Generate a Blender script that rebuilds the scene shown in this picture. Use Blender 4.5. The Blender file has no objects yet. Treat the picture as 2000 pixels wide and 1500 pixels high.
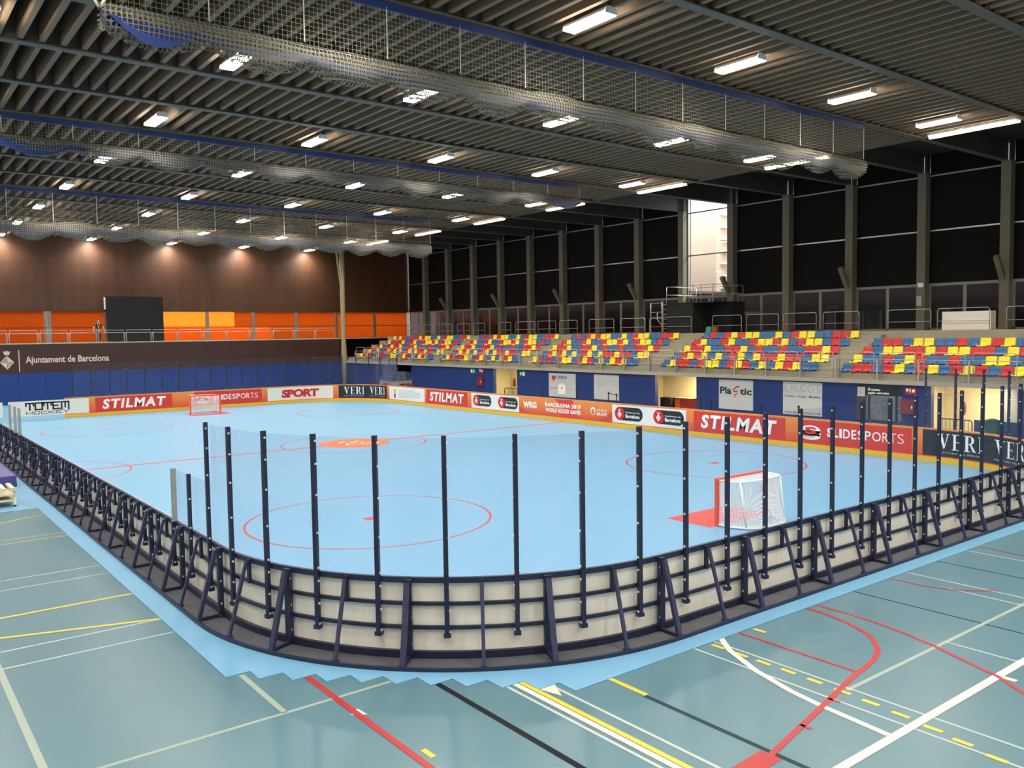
import bpy, math, random
from mathutils import Vector, Matrix
random.seed(7)
PI = math.pi
SC = bpy.context.scene
COL = SC.collection

# ------------------------------------------------------------------ camera, sky, sun, exposure
cam_d = bpy.data.cameras.new('camera')
cam = bpy.data.objects.new('camera', cam_d); COL.objects.link(cam)
cam_d.sensor_fit = 'HORIZONTAL'; cam_d.sensor_width = 36.0
cam_d.lens = 1660.3 * 36.0 / 2000.0
cam_d.clip_start = 0.05; cam_d.clip_end = 400
cr = Vector((0.61183688, 0.79084841, -0.01464306))
cu = Vector((-0.0382542, 0.04807587, 0.99811088))
cf = Vector((-0.79005838, 0.61012089, -0.05966787))
cam.matrix_world = Matrix(((cr.x, cu.x, -cf.x, 32.5518), (cr.y, cu.y, -cf.y, -16.6252), (cr.z, cu.z, -cf.z, 4.5751), (0, 0, 0, 1)))
SC.camera = cam

world = bpy.data.worlds.new('sky'); SC.world = world; world.use_nodes = True
wn = world.node_tree.nodes; wl = world.node_tree.links
bg = wn['Background']; bg.inputs[0].default_value = (0.80, 0.90, 1.0, 1); bg.inputs[1].default_value = 2.2

sun_d = bpy.data.lights.new('sun', 'SUN'); sun = bpy.data.objects.new('sun', sun_d); COL.objects.link(sun)
sun_d.energy = 2.2; sun_d.angle = 0.01; sun_d.color = (1.0, 0.82, 0.66)
sun.rotation_euler = (math.radians(-38), math.radians(18), 0)     # high sun from the side of the glazed wall

SC.view_settings.view_transform = 'Standard'; SC.view_settings.look = 'None'
SC.view_settings.gamma = 1.0; SC.view_settings.use_curve_mapping = False
SC.view_settings.exposure = 2.3
LAMP = 9.0
BEAM_W = 55.0

# ------------------------------------------------------------------ materials
MATS = {}
def nodes_of(name):
    m = bpy.data.materials.new(name); m.use_nodes = True
    nt = m.node_tree
    return m, nt, nt.nodes, nt.links, nt.nodes['Principled BSDF']
def mat(name, col, rough=0.6, metal=0.0, spec=0.5, noise=0.0, nscale=3.0, bump=0.0, bscale=40.0, stretch=None, emit=0.0):
    if name in MATS: return MATS[name]
    m, nt, N, L, b = nodes_of(name)
    b.inputs['Base Color'].default_value = (*col, 1); b.inputs['Roughness'].default_value = rough
    b.inputs['Metallic'].default_value = metal
    b.inputs['Specular IOR Level'].default_value = spec
    if emit:
        b.inputs['Emission Color'].default_value = (*col, 1); b.inputs['Emission Strength'].default_value = emit
    if noise or bump:
        tc = N.new('ShaderNodeTexCoord'); mp = N.new('ShaderNodeMapping'); L.new(tc.outputs['Object'], mp.inputs[0])
        if stretch: mp.inputs['Scale'].default_value = stretch
    if noise:
        nz = N.new('ShaderNodeTexNoise'); nz.inputs['Scale'].default_value = nscale; nz.inputs['Detail'].default_value = 5
        L.new(mp.outputs[0], nz.inputs[0])
        mx = N.new('ShaderNodeMix'); mx.data_type = 'RGBA'
        mx.inputs['A'].default_value = (*[c * (1 - noise) for c in col], 1)
        mx.inputs['B'].default_value = (*[min(1, c * (1 + noise)) for c in col], 1)
        L.new(nz.outputs[0], mx.inputs[0]); L.new(mx.outputs['Result'], b.inputs['Base Color'])
    if bump:
        nb = N.new('ShaderNodeTexNoise'); nb.inputs['Scale'].default_value = bscale
        L.new(mp.outputs[0], nb.inputs[0]); bu = N.new('ShaderNodeBump'); bu.inputs['Strength'].default_value = bump
        L.new(nb.outputs[0], bu.inputs['Height']); L.new(bu.outputs[0], b.inputs['Normal'])
    MATS[name] = m
    return m
def math_node(N, L, op, a, b=None, c=None):
    n = N.new('ShaderNodeMath'); n.operation = op
    for i, v in enumerate((a, b, c)):
        if v is None: continue
        if isinstance(v, (int, float)): n.inputs[i].default_value = v
        else: L.new(v, n.inputs[i])
    return n.outputs[0]
def seam_mat(name, col, seams, rough=0.4, dark=0.45, noise=0.15, nscale=1.0, stretch=(1, 1, 1)):
    """a wall clad in panels: seams = list of (axis, pitch, offset, half width)"""
    m, nt, N, L, b = nodes_of(name)
    b.inputs['Roughness'].default_value = rough
    tc = N.new('ShaderNodeTexCoord'); sp = N.new('ShaderNodeSeparateXYZ'); L.new(tc.outputs['Object'], sp.inputs[0])
    mp = N.new('ShaderNodeMapping'); mp.inputs['Scale'].default_value = stretch; L.new(tc.outputs['Object'], mp.inputs[0])
    nz = N.new('ShaderNodeTexNoise'); nz.inputs['Scale'].default_value = nscale; nz.inputs['Detail'].default_value = 6; L.new(mp.outputs[0], nz.inputs[0])
    mx = N.new('ShaderNodeMix'); mx.data_type = 'RGBA'
    mx.inputs['A'].default_value = (*[c * (1 - noise) for c in col], 1); mx.inputs['B'].default_value = (*[min(1, c * (1 + noise)) for c in col], 1)
    L.new(nz.outputs[0], mx.inputs[0])
    tot = None
    for ax, pitch, off, hw in seams:
        a = math_node(N, L, 'SUBTRACT', sp.outputs[ax], off)
        w = math_node(N, L, 'PINGPONG', a, pitch / 2)
        s = math_node(N, L, 'LESS_THAN', w, hw)
        tot = s if tot is None else math_node(N, L, 'MAXIMUM', tot, s)
    mx2 = N.new('ShaderNodeMix'); mx2.data_type = 'RGBA'; L.new(tot, mx2.inputs[0]); L.new(mx.outputs['Result'], mx2.inputs['A'])
    mx2.inputs['B'].default_value = (*[c * dark for c in col], 1)
    L.new(mx2.outputs['Result'], b.inputs['Base Color'])
    MATS[name] = m
    return m
def glass_mat(name, tint, refl=1.0, haze=0.0, ior=1.45, hazecol=(0.8, 0.85, 0.9)):
    m, nt, N, L, b = nodes_of(name); N.remove(b)
    out = N['Material Output']
    tr = N.new('ShaderNodeBsdfTransparent'); tr.inputs[0].default_value = (*tint, 1)
    gl = N.new('ShaderNodeBsdfGlossy'); gl.inputs['Roughness'].default_value = 0.02
    fr = N.new('ShaderNodeFresnel'); fr.inputs[0].default_value = ior
    mx = N.new('ShaderNodeMixShader')
    L.new(math_node(N, L, 'MULTIPLY', fr.outputs[0], refl), mx.inputs[0]); L.new(tr.outputs[0], mx.inputs[1]); L.new(gl.outputs[0], mx.inputs[2])
    src = mx.outputs[0]
    if haze:
        df = N.new('ShaderNodeBsdfDiffuse'); df.inputs[0].default_value = (*hazecol, 1)
        m2 = N.new('ShaderNodeMixShader'); m2.inputs[0].default_value = haze
        L.new(src, m2.inputs[1]); L.new(df.outputs[0], m2.inputs[2]); src = m2.outputs[0]
    L.new(src, out.inputs[0])
    MATS[name] = m
    return m
def net_mat(name, col, pitch, thick, axes, base=0.0, trans=0.5):
    """cord netting: square mesh of strings in object space, open between them"""
    m, nt, N, L, b = nodes_of(name); N.remove(b); out = N['Material Output']
    tc = N.new('ShaderNodeTexCoord'); sp = N.new('ShaderNodeSeparateXYZ'); L.new(tc.outputs['Object'], sp.inputs[0])
    tot = None
    for ax in axes:
        w = math_node(N, L, 'PINGPONG', sp.outputs[ax], pitch / 2)
        s = math_node(N, L, 'LESS_THAN', w, thick)
        tot = s if tot is None else math_node(N, L, 'MAXIMUM', tot, s)
    if base: tot = math_node(N, L, 'MAXIMUM', tot, base)
    df = N.new('ShaderNodeBsdfDiffuse'); df.inputs[0].default_value = (*col, 1)
    tl = N.new('ShaderNodeBsdfTranslucent'); tl.inputs[0].default_value = (*col, 1)
    ms = N.new('ShaderNodeMixShader'); ms.inputs[0].default_value = trans; L.new(df.outputs[0], ms.inputs[1]); L.new(tl.outputs[0], ms.inputs[2])
    tr = N.new('ShaderNodeBsdfTransparent'); mx = N.new('ShaderNodeMixShader')
    L.new(tot, mx.inputs[0]); L.new(tr.outputs[0], mx.inputs[1]); L.new(ms.outputs[0], mx.inputs[2]); L.new(mx.outputs[0], out.inputs[0])
    MATS[name] = m
    return m
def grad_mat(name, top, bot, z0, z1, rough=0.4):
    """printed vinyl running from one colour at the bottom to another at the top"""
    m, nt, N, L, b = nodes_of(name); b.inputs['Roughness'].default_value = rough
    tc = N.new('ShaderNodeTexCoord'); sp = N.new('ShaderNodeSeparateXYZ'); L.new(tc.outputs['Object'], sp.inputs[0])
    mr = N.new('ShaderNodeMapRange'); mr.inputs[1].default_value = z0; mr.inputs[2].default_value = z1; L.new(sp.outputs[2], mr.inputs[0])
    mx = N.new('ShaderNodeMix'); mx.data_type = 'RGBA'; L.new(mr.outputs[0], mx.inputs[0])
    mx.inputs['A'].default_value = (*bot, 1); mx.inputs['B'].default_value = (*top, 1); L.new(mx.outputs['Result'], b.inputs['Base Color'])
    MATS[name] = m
    return m

RINKBLUE = mat('sport_tile_blue', (0.150, 0.345, 0.53), 0.38, noise=0.05, nscale=0.35, spec=0.35)
COURT = mat('court_floor_teal', (0.080, 0.168, 0.208), 0.30, noise=0.10, nscale=0.5, spec=0.5)
NAVY = mat('navy_steel', (0.012, 0.017, 0.05), 0.42, spec=0.5)
NAVYL = mat('navy_steel_worn', (0.030, 0.034, 0.085), 0.45)
STEEL = mat('galvanised_steel', (0.40, 0.40, 0.38), 0.45, 0.5)
BOLT = mat('bright_bolt', (0.85, 0.85, 0.85), 0.3, 0.3)
BEIGE = mat('board_back_beige', (0.86, 0.81, 0.72), 0.6, noise=0.06, nscale=0.8)
YELLOWK = mat('kick_plate_yellow', (0.80, 0.48, 0.03), 0.4)
MATDARK = mat('base_plate_rubber', (0.072, 0.074, 0.088), 0.8, noise=0.25, nscale=2.5)
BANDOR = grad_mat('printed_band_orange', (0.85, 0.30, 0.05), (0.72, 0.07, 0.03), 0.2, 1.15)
CAPOR = mat('orange_cap', (0.85, 0.32, 0.12), 0.4)
WHITE = mat('vinyl_white', (0.80, 0.80, 0.78), 0.45)
WHITEB = mat('print_white', (0.88, 0.88, 0.86), 0.5)
RED = mat('vinyl_red', (0.66, 0.040, 0.025), 0.45)
REDP = mat('print_red', (0.62, 0.02, 0.02), 0.5)
BLACKV = mat('vinyl_black', (0.014, 0.016, 0.020), 0.4)
BLACKP = mat('print_black', (0.015, 0.015, 0.015), 0.6)
GREYP = mat('print_grey', (0.35, 0.35, 0.36), 0.6)
LGREYP = mat('print_pale_grey', (0.52, 0.52, 0.53), 0.6)
CREAMP = mat('vinyl_cream', (0.78, 0.74, 0.66), 0.5)
POSTER = mat('poster_white', (0.55, 0.55, 0.55), 0.5)
BLUEW = seam_mat('blue_wall_panels', (0.012, 0.040, 0.20), [(1, 1.7, -7.43, 0.02)], rough=0.22, noise=0.12, nscale=0.7)
BLUEWL = mat('blue_wall_paint', (0.010, 0.032, 0.17), 0.45, noise=0.08, nscale=0.5)
RUST = seam_mat('rust_brown_cladding', (0.068, 0.025, 0.0095), [(1, 4.0, -0.69, 0.02), (2, 1.78, 8.63, 0.02)], rough=0.55, dark=0.5, noise=0.45, nscale=1.0, stretch=(1, 1.6, 0.25))
RUSTL = seam_mat('rust_brown_parapet', (0.045, 0.0150, 0.0105), [(1, 3.9, -1.11, 0.015)], rough=0.45, dark=0.7, noise=0.2, nscale=0.8)
CONC = mat('concrete', (0.30, 0.27, 0.20), 0.85, noise=0.18, nscale=2.0)
CONCL = mat('concrete_edge', (0.36, 0.33, 0.26), 0.85, noise=0.12, nscale=2.0)
CONCC = mat('concrete_column', (0.15, 0.132, 0.10), 0.85, noise=0.15, nscale=2.0)
YCOL = mat('yellowish_column', (0.33, 0.29, 0.17), 0.6)
WALLN = mat('plain_wall', (0.80, 0.77, 0.72), 0.8)
SLAT = mat('ceiling_slat_board', (0.20, 0.130, 0.080), 0.8, noise=0.22, nscale=0.9, stretch=(0.5, 1, 1))
DECK = mat('roof_deck_dark', (0.03, 0.028, 0.026), 0.9)
BEAMM = mat('beam_grey_paint', (0.115, 0.095, 0.078), 0.6)
FASC = mat('dark_beam_wrap', (0.045, 0.042, 0.038), 0.7)
HOUS = mat('lamp_housing', (0.75, 0.75, 0.75), 0.5)
LAMPM = mat('lamp_diffuser', (1.0, 0.94, 0.82), 0.5, emit=LAMP)
BLIND = mat('black_blind', (0.006, 0.005, 0.0045), 0.8, spec=0.15)
FRAME = mat('window_frame_grey', (0.20, 0.19, 0.17), 0.5, 0.2)
BARM = mat('blind_bar_metal', (0.42, 0.42, 0.42), 0.3, 0.7)
GLASSW = glass_mat('window_glass', (0.33, 0.33, 0.33), 0.3)
ACRYL = glass_mat('acrylic_clear', (0.86, 0.88, 0.925), 0.35, haze=0.03, hazecol=(0.50, 0.53, 0.66))
def orange_mat():
    m, nt, N, L, b = nodes_of('orange_polycarbonate'); N.remove(b); out = N['Material Output']
    tr = N.new('ShaderNodeBsdfTransparent'); tr.inputs[0].default_value = (0.34, 0.045, 0.003, 1)
    tl = N.new('ShaderNodeBsdfTranslucent'); tl.inputs[0].default_value = (0.60, 0.075, 0.005, 1)
    df = N.new('ShaderNodeBsdfGlossy'); df.inputs[0].default_value = (0.5, 0.2, 0.1, 1); df.inputs['Roughness'].default_value = 0.25
    mx = N.new('ShaderNodeMixShader'); mx.inputs[0].default_value = 0.22; L.new(tr.outputs[0], mx.inputs[1]); L.new(tl.outputs[0], mx.inputs[2])
    m2 = N.new('ShaderNodeMixShader'); m2.inputs[0].default_value = 0.05; L.new(mx.outputs[0], m2.inputs[1]); L.new(df.outputs[0], m2.inputs[2])
    L.new(m2.outputs[0], out.inputs[0]); return m
ORANGE = orange_mat()
NETW = net_mat('white_netting', (0.33, 0.30, 0.23), 0.105, 0.0042, (1, 2))
NETB = net_mat('gathered_netting', (0.24, 0.22, 0.175), 0.095, 0.0095, (1, 2), trans=0.35)
NETG = net_mat('goal_netting', (0.85, 0.85, 0.83), 0.030, 0.0042, (0, 1, 2), trans=0.3)
BLUET = mat('blue_tarpaulin', (0.012, 0.030, 0.14), 0.5)
ROPE = mat('white_rope', (0.62, 0.58, 0.50), 0.8)
SEATM = {'Y': mat('seat_yellow', (0.78, 0.62, 0.015), 0.32), 'R': mat('seat_red', (0.50, 0.012, 0.018), 0.32), 'B': mat('seat_blue', (0.018, 0.105, 0.29), 0.32)}
GOALR = mat('goal_post_red', (0.80, 0.075, 0.030), 0.4)
GOALW = mat('goal_frame_white', (0.82, 0.80, 0.76), 0.5)
LRED = mat('line_red', (0.56, 0.042, 0.036), 0.4)
LREDF = mat('line_dull_red', (0.46, 0.05, 0.05), 0.4)
LORANGE = mat('logo_orange', (0.75, 0.13, 0.03), 0.4)
LCREAM = mat('logo_cream', (0.85, 0.55, 0.30), 0.4)
LWHITE = mat('line_white', (0.56, 0.56, 0.49), 0.4)
LPALE = mat('line_thin_white', (0.40, 0.44, 0.42), 0.4)
LGREEN = mat('line_pale_green', (0.27, 0.33, 0.28), 0.4)
LCREAML = mat('line_cream', (0.45, 0.42, 0.28), 0.4)
LYELL = mat('line_yellow', (0.62, 0.44, 0.03), 0.4)
LBLACK = mat('line_black', (0.006, 0.008, 0.010), 0.6, spec=0.15)
LDARK = mat('line_dark_green', (0.016, 0.040, 0.050), 0.6, spec=0.15)
LCRIM = mat('line_crimson', (0.36, 0.014, 0.018), 0.4)
PURPLE = mat('crash_mat_purple', (0.085, 0.075, 0.24), 0.5, noise=0.08)
CREAMW = mat('cream_painted_wood', (0.72, 0.66, 0.48), 0.5)
BLACKF = mat('black_fabric', (0.010, 0.010, 0.010), 0.9)
SCREENM = mat('screen_black', (0.006, 0.007, 0.008), 0.35)
ROOMW = mat('room_cream_wall', (0.72, 0.62, 0.42), 0.8)
GREENS = mat('exit_green', (0.03, 0.30, 0.07), 0.5)
REDS = mat('fire_red', (0.42, 0.025, 0.02), 0.5)
DKRED = mat('cabinet_red', (0.24, 0.012, 0.018), 0.5)
SKINM = mat('skin', (0.50, 0.27, 0.18), 0.6)
HAIRM = mat('dark_hair', (0.02, 0.015, 0.012), 0.8)
SHIRT = mat('black_shirt', (0.012, 0.012, 0.014), 0.8)
TROUS = mat('dark_trousers', (0.03, 0.04, 0.045), 0.8)
PINKW = mat('outside_pink_render', (0.42, 0.29, 0.20), 0.9)
LOUV = mat('outside_white_louvre', (0.85, 0.85, 0.85), 0.6)
DKBRICK = mat('outside_dark_cladding', (0.040, 0.022, 0.016), 0.8, noise=0.3)
GROUND = mat('outside_paving', (0.30, 0.28, 0.26), 0.9)

# ------------------------------------------------------------------ mesh builder
class MB:
    def __init__(s): s.v = []; s.f = []; s.m = []; s.mi = 0
    def add(s, vs, fs):
        o = len(s.v); s.v += [tuple(v) for v in vs]
        for f in fs: s.f.append([i + o for i in f]); s.m.append(s.mi)
    def box(s, x0, x1, y0, y1, z0, z1):
        s.add([(x0, y0, z0), (x1, y0, z0), (x1, y1, z0), (x0, y1, z0), (x0, y0, z1), (x1, y0, z1), (x1, y1, z1), (x0, y1, z1)],
              [(0, 3, 2, 1), (4, 5, 6, 7), (0, 1, 5, 4), (1, 2, 6, 5), (2, 3, 7, 6), (3, 0, 4, 7)])
    def quad(s, a, b, c, d): s.add([a, b, c, d], [(0, 1, 2, 3)])
    def bar(s, p, q, w, h, up=(0, 0, 1)):
        p = Vector(p); q = Vector(q); d = (q - p).normalized(); u = Vector(up)
        r = d.cross(u)
        if r.length < 1e-4: r = d.cross(Vector((1, 0, 0)))
        r.normalize(); u = r.cross(d)
        c = []
        for e in (p, q):
            for a, b in ((-1, -1), (1, -1), (1, 1), (-1, 1)): c.append(e + r * (a * w / 2) + u * (b * h / 2))
        s.add(c, [(0, 1, 2, 3), (7, 6, 5, 4), (0, 4, 5, 1), (1, 5, 6, 2), (2, 6, 7, 3), (3, 7, 4, 0)])
    def tube(s, pts, r, n=8, closed=False, cap=True):
        pts = [Vector(p) for p in pts]; k = len(pts); rings = []; u = None
        for i, p in enumerate(pts):
            a = pts[i - 1] if (i > 0 or closed) else p; b = pts[(i + 1) % k] if (i < k - 1 or closed) else p
            d = (b - a).normalized()
            if u is None:
                u = d.cross(Vector((0, 0, 1)))
                if u.length < 1e-3: u = d.cross(Vector((1, 0, 0)))
            u = (u - d * u.dot(d)).normalized(); w = d.cross(u)
            rr = r[i] if isinstance(r, (list, tuple)) else r
            rings.append([p + u * (rr * math.cos(2 * PI * j / n)) + w * (rr * math.sin(2 * PI * j / n)) for j in range(n)])
        vs = [v for g in rings for v in g]; fs = []
        for i in range(k if closed else k - 1):
            for j in range(n):
                a = i * n + j; b = i * n + (j + 1) % n; c = ((i + 1) % k) * n
                fs.append((a, b, c + (j + 1) % n, c + j))
        if cap and not closed: fs += [tuple(range(n))[::-1], tuple(range((k - 1) * n, k * n))]
        s.add(vs, fs)
    def prism(s, pts, axis, a0, a1):
        """2-D outline extruded along axis (0,1,2)"""
        n = len(pts); vs = []
        for a in (a0, a1):
            for (p, q) in pts: vs.append({0: (a, p, q), 1: (p, a, q), 2: (p, q, a)}[axis])
        fs = [tuple(range(n))[::-1], tuple(range(n, 2 * n))] + [(i, (i + 1) % n, n + (i + 1) % n, n + i) for i in range(n)]
        s.add(vs, fs)
    def strip(s, pts, w, z=0.0):
        """flat ribbon on the floor"""
        P = [Vector((a, b)) for a, b in pts]; L = []; Rr = []
        for i, p in enumerate(P):
            d = (P[min(i + 1, len(P) - 1)] - P[max(i - 1, 0)]).normalized(); n = Vector((-d.y, d.x)) * (w / 2)
            L.append(p + n); Rr.append(p - n)
        for i in range(len(P) - 1):
            s.quad((Rr[i].x, Rr[i].y, z), (Rr[i + 1].x, Rr[i + 1].y, z), (L[i + 1].x, L[i + 1].y, z), (L[i].x, L[i].y, z))
    def ring(s, cx, cy, r, w, z, a0=0, a1=2 * PI, n=96):
        s.strip([(cx + r * math.cos(a0 + (a1 - a0) * i / n), cy + r * math.sin(a0 + (a1 - a0) * i / n)) for i in range(n + 1)], w, z)
    def disc(s, cx, cy, r, z, n=64):
        s.add([(cx + r * math.cos(2 * PI * i / n), cy + r * math.sin(2 * PI * i / n), z) for i in range(n)], [tuple(range(n))])
    def mesh(s, name, mats):
        me = bpy.data.meshes.new(name); me.from_pydata(s.v, [], s.f); me.update()
        for m in (mats if isinstance(mats, (list, tuple)) else [mats]): me.materials.append(m)
        if isinstance(mats, (list, tuple)) and len(mats) > 1: me.polygons.foreach_set('material_index', s.m)
        return me
    def build(s, name, mats, parent=None, smooth=False, loc=None):
        me = s.mesh(name, mats)
        if smooth: me.polygons.foreach_set('use_smooth', [True] * len(me.polygons))
        return link(name, me, parent, loc)
def link(name, me, parent=None, loc=None):
    o = bpy.data.objects.new(name, me); COL.objects.link(o)
    if parent is not None: o.parent = parent
    if loc: o.location = loc
    return o
def thing(name, label, cat, loc=(0, 0, 0), rz=0.0, group=None):
    o = bpy.data.objects.new(name, None); COL.objects.link(o); o.empty_display_size = 0.2
    o.location = loc; o.rotation_euler = (0, 0, rz)
    return tag(o, label, cat, group)
def tag(o, label, cat, group=None):
    o['label'] = label; o['category'] = cat
    if group: o['group'] = group
    return o
def struct(o): o['kind'] = 'structure'; return o
def copy_tree(o, parent=None):
    c = o.copy(); COL.objects.link(c)
    if parent is not None: c.parent = parent
    for ch in list(o.children): copy_tree(ch, c)
    return c
ORD = ['zeroth', 'first', 'second', 'third', 'fourth', 'fifth', 'sixth', 'seventh', 'eighth', 'ninth', 'tenth', 'eleventh', 'twelfth', 'thirteenth', 'fourteenth', 'fifteenth', 'sixteenth', 'seventeenth', 'eighteenth', 'nineteenth', 'twentieth', 'twenty first', 'twenty second', 'twenty third', 'twenty fourth', 'twenty fifth', 'twenty sixth', 'twenty seventh']
NUM = ['none', 'one', 'two', 'three', 'four', 'five', 'six', 'seven', 'eight', 'nine', 'ten', 'eleven', 'twelve', 'thirteen', 'fourteen', 'fifteen', 'sixteen', 'seventeen', 'eighteen', 'nineteen', 'twenty']

_text_cache = {}
def text_geo(txt, bold=0.0, shear=0.0, space=1.0, res=3):
    key = (txt, bold, shear, space)
    if key not in _text_cache:
        cu_ = bpy.data.curves.new('lettering', 'FONT'); cu_.body = txt; cu_.size = 1.0; cu_.offset = bold; cu_.shear = shear
        cu_.space_character = space; cu_.resolution_u = res; cu_.fill_mode = 'FRONT'
        ob = bpy.data.objects.new('lettering', cu_); COL.objects.link(ob)
        dg = bpy.context.evaluated_depsgraph_get(); me = bpy.data.meshes.new_from_object(ob.evaluated_get(dg))
        vs = [(v.co.x, v.co.y) for v in me.vertices]; fs = [tuple(p.vertices) for p in me.polygons]
        bpy.data.objects.remove(ob); bpy.data.curves.remove(cu_); bpy.data.meshes.remove(me)
        x0 = min(v[0] for v in vs); x1 = max(v[0] for v in vs); y0 = min(v[1] for v in vs); y1 = max(v[1] for v in vs)
        _text_cache[key] = ([((x - x0) / (x1 - x0), (y - y0) / (y1 - y0)) for x, y in vs], fs)
    return _text_cache[key]
class Flat:
    """flat artwork in (s, z) laid on a surface through a mapping M(s, o, z)"""
    def __init__(s, M): s.M = M; s.b = MB()
    def poly(s, pts, o): s.b.add([s.M(a, o, z) for a, z in pts], [tuple(range(len(pts)))])
    def rect(s, s0, s1, z0, z1, o, n=1):
        for i in range(n):
            a = s0 + (s1 - s0) * i / n; b = s0 + (s1 - s0) * (i + 1) / n
            s.poly([(a, z0), (b, z0), (b, z1), (a, z1)], o)
    def text(s, txt, s0, s1, z0, z1, o, bold=0.0, shear=0.0, space=1.0):
        vs, fs = text_geo(txt, bold, shear, space)
        s.b.add([s.M(s0 + x * (s1 - s0), o, z0 + y * (z1 - z0)) for x, y in vs], fs)
    def ell(s, cs, cz, rs, rz, o, a0=0, a1=2 * PI, n=28):
        s.poly([(cs + rs * math.cos(a0 + (a1 - a0) * i / n), cz + rz * math.sin(a0 + (a1 - a0) * i / n)) for i in range(n + (0 if abs(a1 - a0 - 2 * PI) < 1e-6 else 1))], o)
    def line(s, pts, w, o):
        P = [Vector(p) for p in pts]
        for i in range(len(P) - 1):
            d = (P[i + 1] - P[i]).normalized(); n = Vector((-d.y, d.x)) * (w / 2); e = d * (w / 2 if len(P) > 2 else 0)
            s.poly([tuple(P[i] - n - e), tuple(P[i + 1] - n + e), tuple(P[i + 1] + n + e), tuple(P[i] + n - e)], o)
    def curve(s, pts, ws, o):
        P = [Vector(p) for p in pts]; Lf = []; Rt = []
        for i, p in enumerate(P):
            d = (P[min(i + 1, len(P) - 1)] - P[max(i - 1, 0)]).normalized(); n = Vector((-d.y, d.x)); w = ws[i] if isinstance(ws, (list, tuple)) else ws
            Lf.append(p + n * w / 2); Rt.append(p - n * w / 2)
        for i in range(len(P) - 1): s.poly([tuple(Rt[i]), tuple(Rt[i + 1]), tuple(Lf[i + 1]), tuple(Lf[i])], o)
    def build(s, name, m, parent): return s.b.build(name, m, parent)

# ------------------------------------------------------------------ hall shell
XF, XG, XN, YL, YB, YW = -40.75, -37.1, 46.0, -26.0, 18.1, 27.3
ZC = 12.39
b = MB(); b.box(XF - 0.3, XN, YL, YW + 0.3, -0.3, 0.0); struct(b.build('floor', COURT))
b = MB(); b.box(XF - 0.3, XN, YL - 0.3, YL, 0, 13.6); struct(b.build('wall_left', WALLN))
b = MB(); b.box(XN, XN + 0.3, YL - 0.3, YW + 0.3, 0, 13.6); struct(b.build('wall_near', WALLN))
# roof deck and the long slats hung under it
b = MB(); b.box(XF - 0.5, XN + 0.3, YL - 0.3, YW + 0.5, 13.35, 13.6)
b.mi = 1
BX = [14.6 - 4 * k for k in range(-7, 14)]
ys = []
y = -25.6
while y < 19.0: ys.append(y); y += 0.512
edges = [XN] + BX + [XF]
for i in range(len(edges) - 1):
    x1, x0 = edges[i] - 0.05, edges[i + 1] + 0.05
    if x1 - x0 < 0.3: continue
    for yy in ys: b.box(x0, x1, yy - 0.07, yy + 0.07, 12.47, 12.97)
struct(b.build('ceiling', [DECK, SLAT]))
# roof beams
for i, x in enumerate(BX):
    b = MB(); b.box(x - 0.15, x + 0.15, YL, 27.0, ZC, ZC + 0.03); b.box(x - 0.02, x + 0.02, YL, 19.0, ZC + 0.03, 13.35)
    b.mi = 1; b.box(x - 0.15, x + 0.15, 19.05, 26.95, ZC + 0.03, 13.34)
    struct(b.build('trim_%d' % (i + 1), [BEAMM, FASC]))
b = MB(); b.box(XF, XN, 18.98, 19.04, 12.40, 12.52); struct(b.build('trim_%d' % (len(BX) + 1), BEAMM))

# ------------------------------------------------------------------ floor markings
b = MB(); b.mi = 0
edge = [(-41, -12.88), (21.31, -12.88), (21.31, -12.55), (21.65, -12.55), (21.65, -12.22), (21.98, -12.22), (21.98, -11.89), (22.31, -11.89), (22.31, -11.55), (22.64, -11.55), (22.64, -11.22), (22.97, -11.22), (22.97, -10.89), (23.3, -10.89), (23.3, -10.55), (23.63, -10.55), (23.63, -10.22), (23.96, -10.22), (23.96, -9.88), (24.3, -9.88), (24.3, -9.55), (24.63, -9.55)]
outl = [(-36.9, -14.4), (6.5, -14.4), (6.5, -12.88)] + edge[1:] + [(24.63, 9.55), (24.3, 9.55), (24.3, 9.88), (23.96, 9.88), (23.63, 10.55), (22.97, 11.22), (22.3, 11.89), (21.31, 12.88), (-36.9, 12.88)]
b.prism(outl, 2, 0.0, 0.012)
rf = b.build('floor_sport_tiles', RINKBLUE); struct(rf)
ZT = 0.0135
def marks(name, groups, z):
    mb = MB(); ms = []
    for k, (m, fn) in enumerate(groups): mb.mi = k; ms.append(m); fn(mb, z + 0.0006 * k)
    return struct(mb.build(name, ms))
CX, CY, CRR = 13.77, 6.65, 3.0
def zone_circles(mb, z):
    for sx in (-1, 1):
        for sy in (-1, 1): mb.ring(sx * CX, sy * CY, CRR, 0.065, z)
    mb.ring(0, 0, CRR, 0.065, z); mb.ring(0, -12.0, 3.0, 0.065, z, 0.05, PI - 0.05, 48)
def zone_reds(mb, z):
    mb.box(-0.10, 0.10, -11.9, 11.95, z - 0.0005, z)
    for sx in (-1, 1):
        for sy in (-1, 1): mb.box(sx * CX - 0.15, sx * CX + 0.15, sy * CY - 0.15, sy * CY + 0.15, z - 0.0005, z)
    mb.box(18.59, 19.93, -1.14, 1.12, z - 0.0005, z); mb.box(-19.30, -17.96, -1.14, 1.12, z - 0.0005, z)
def logo_disc(mb, z): mb.disc(0, 0, 1.48, z)
def logo_marks(mb, z):
    for (p, w) in (([(0.5, -0.6), (-0.1, -0.25), (0.45, 0.1), (-0.15, 0.45), (0.4, 0.75)], 0.16), ([(-0.45, -0.5), (-0.75, -0.1)], 0.2), ([(-0.3, 0.0), (-0.6, 0.5)], 0.2), ([(0.62, 0.1), (0.62, 0.9)], 0.14)):
        mb.strip(p, w, z)
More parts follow.
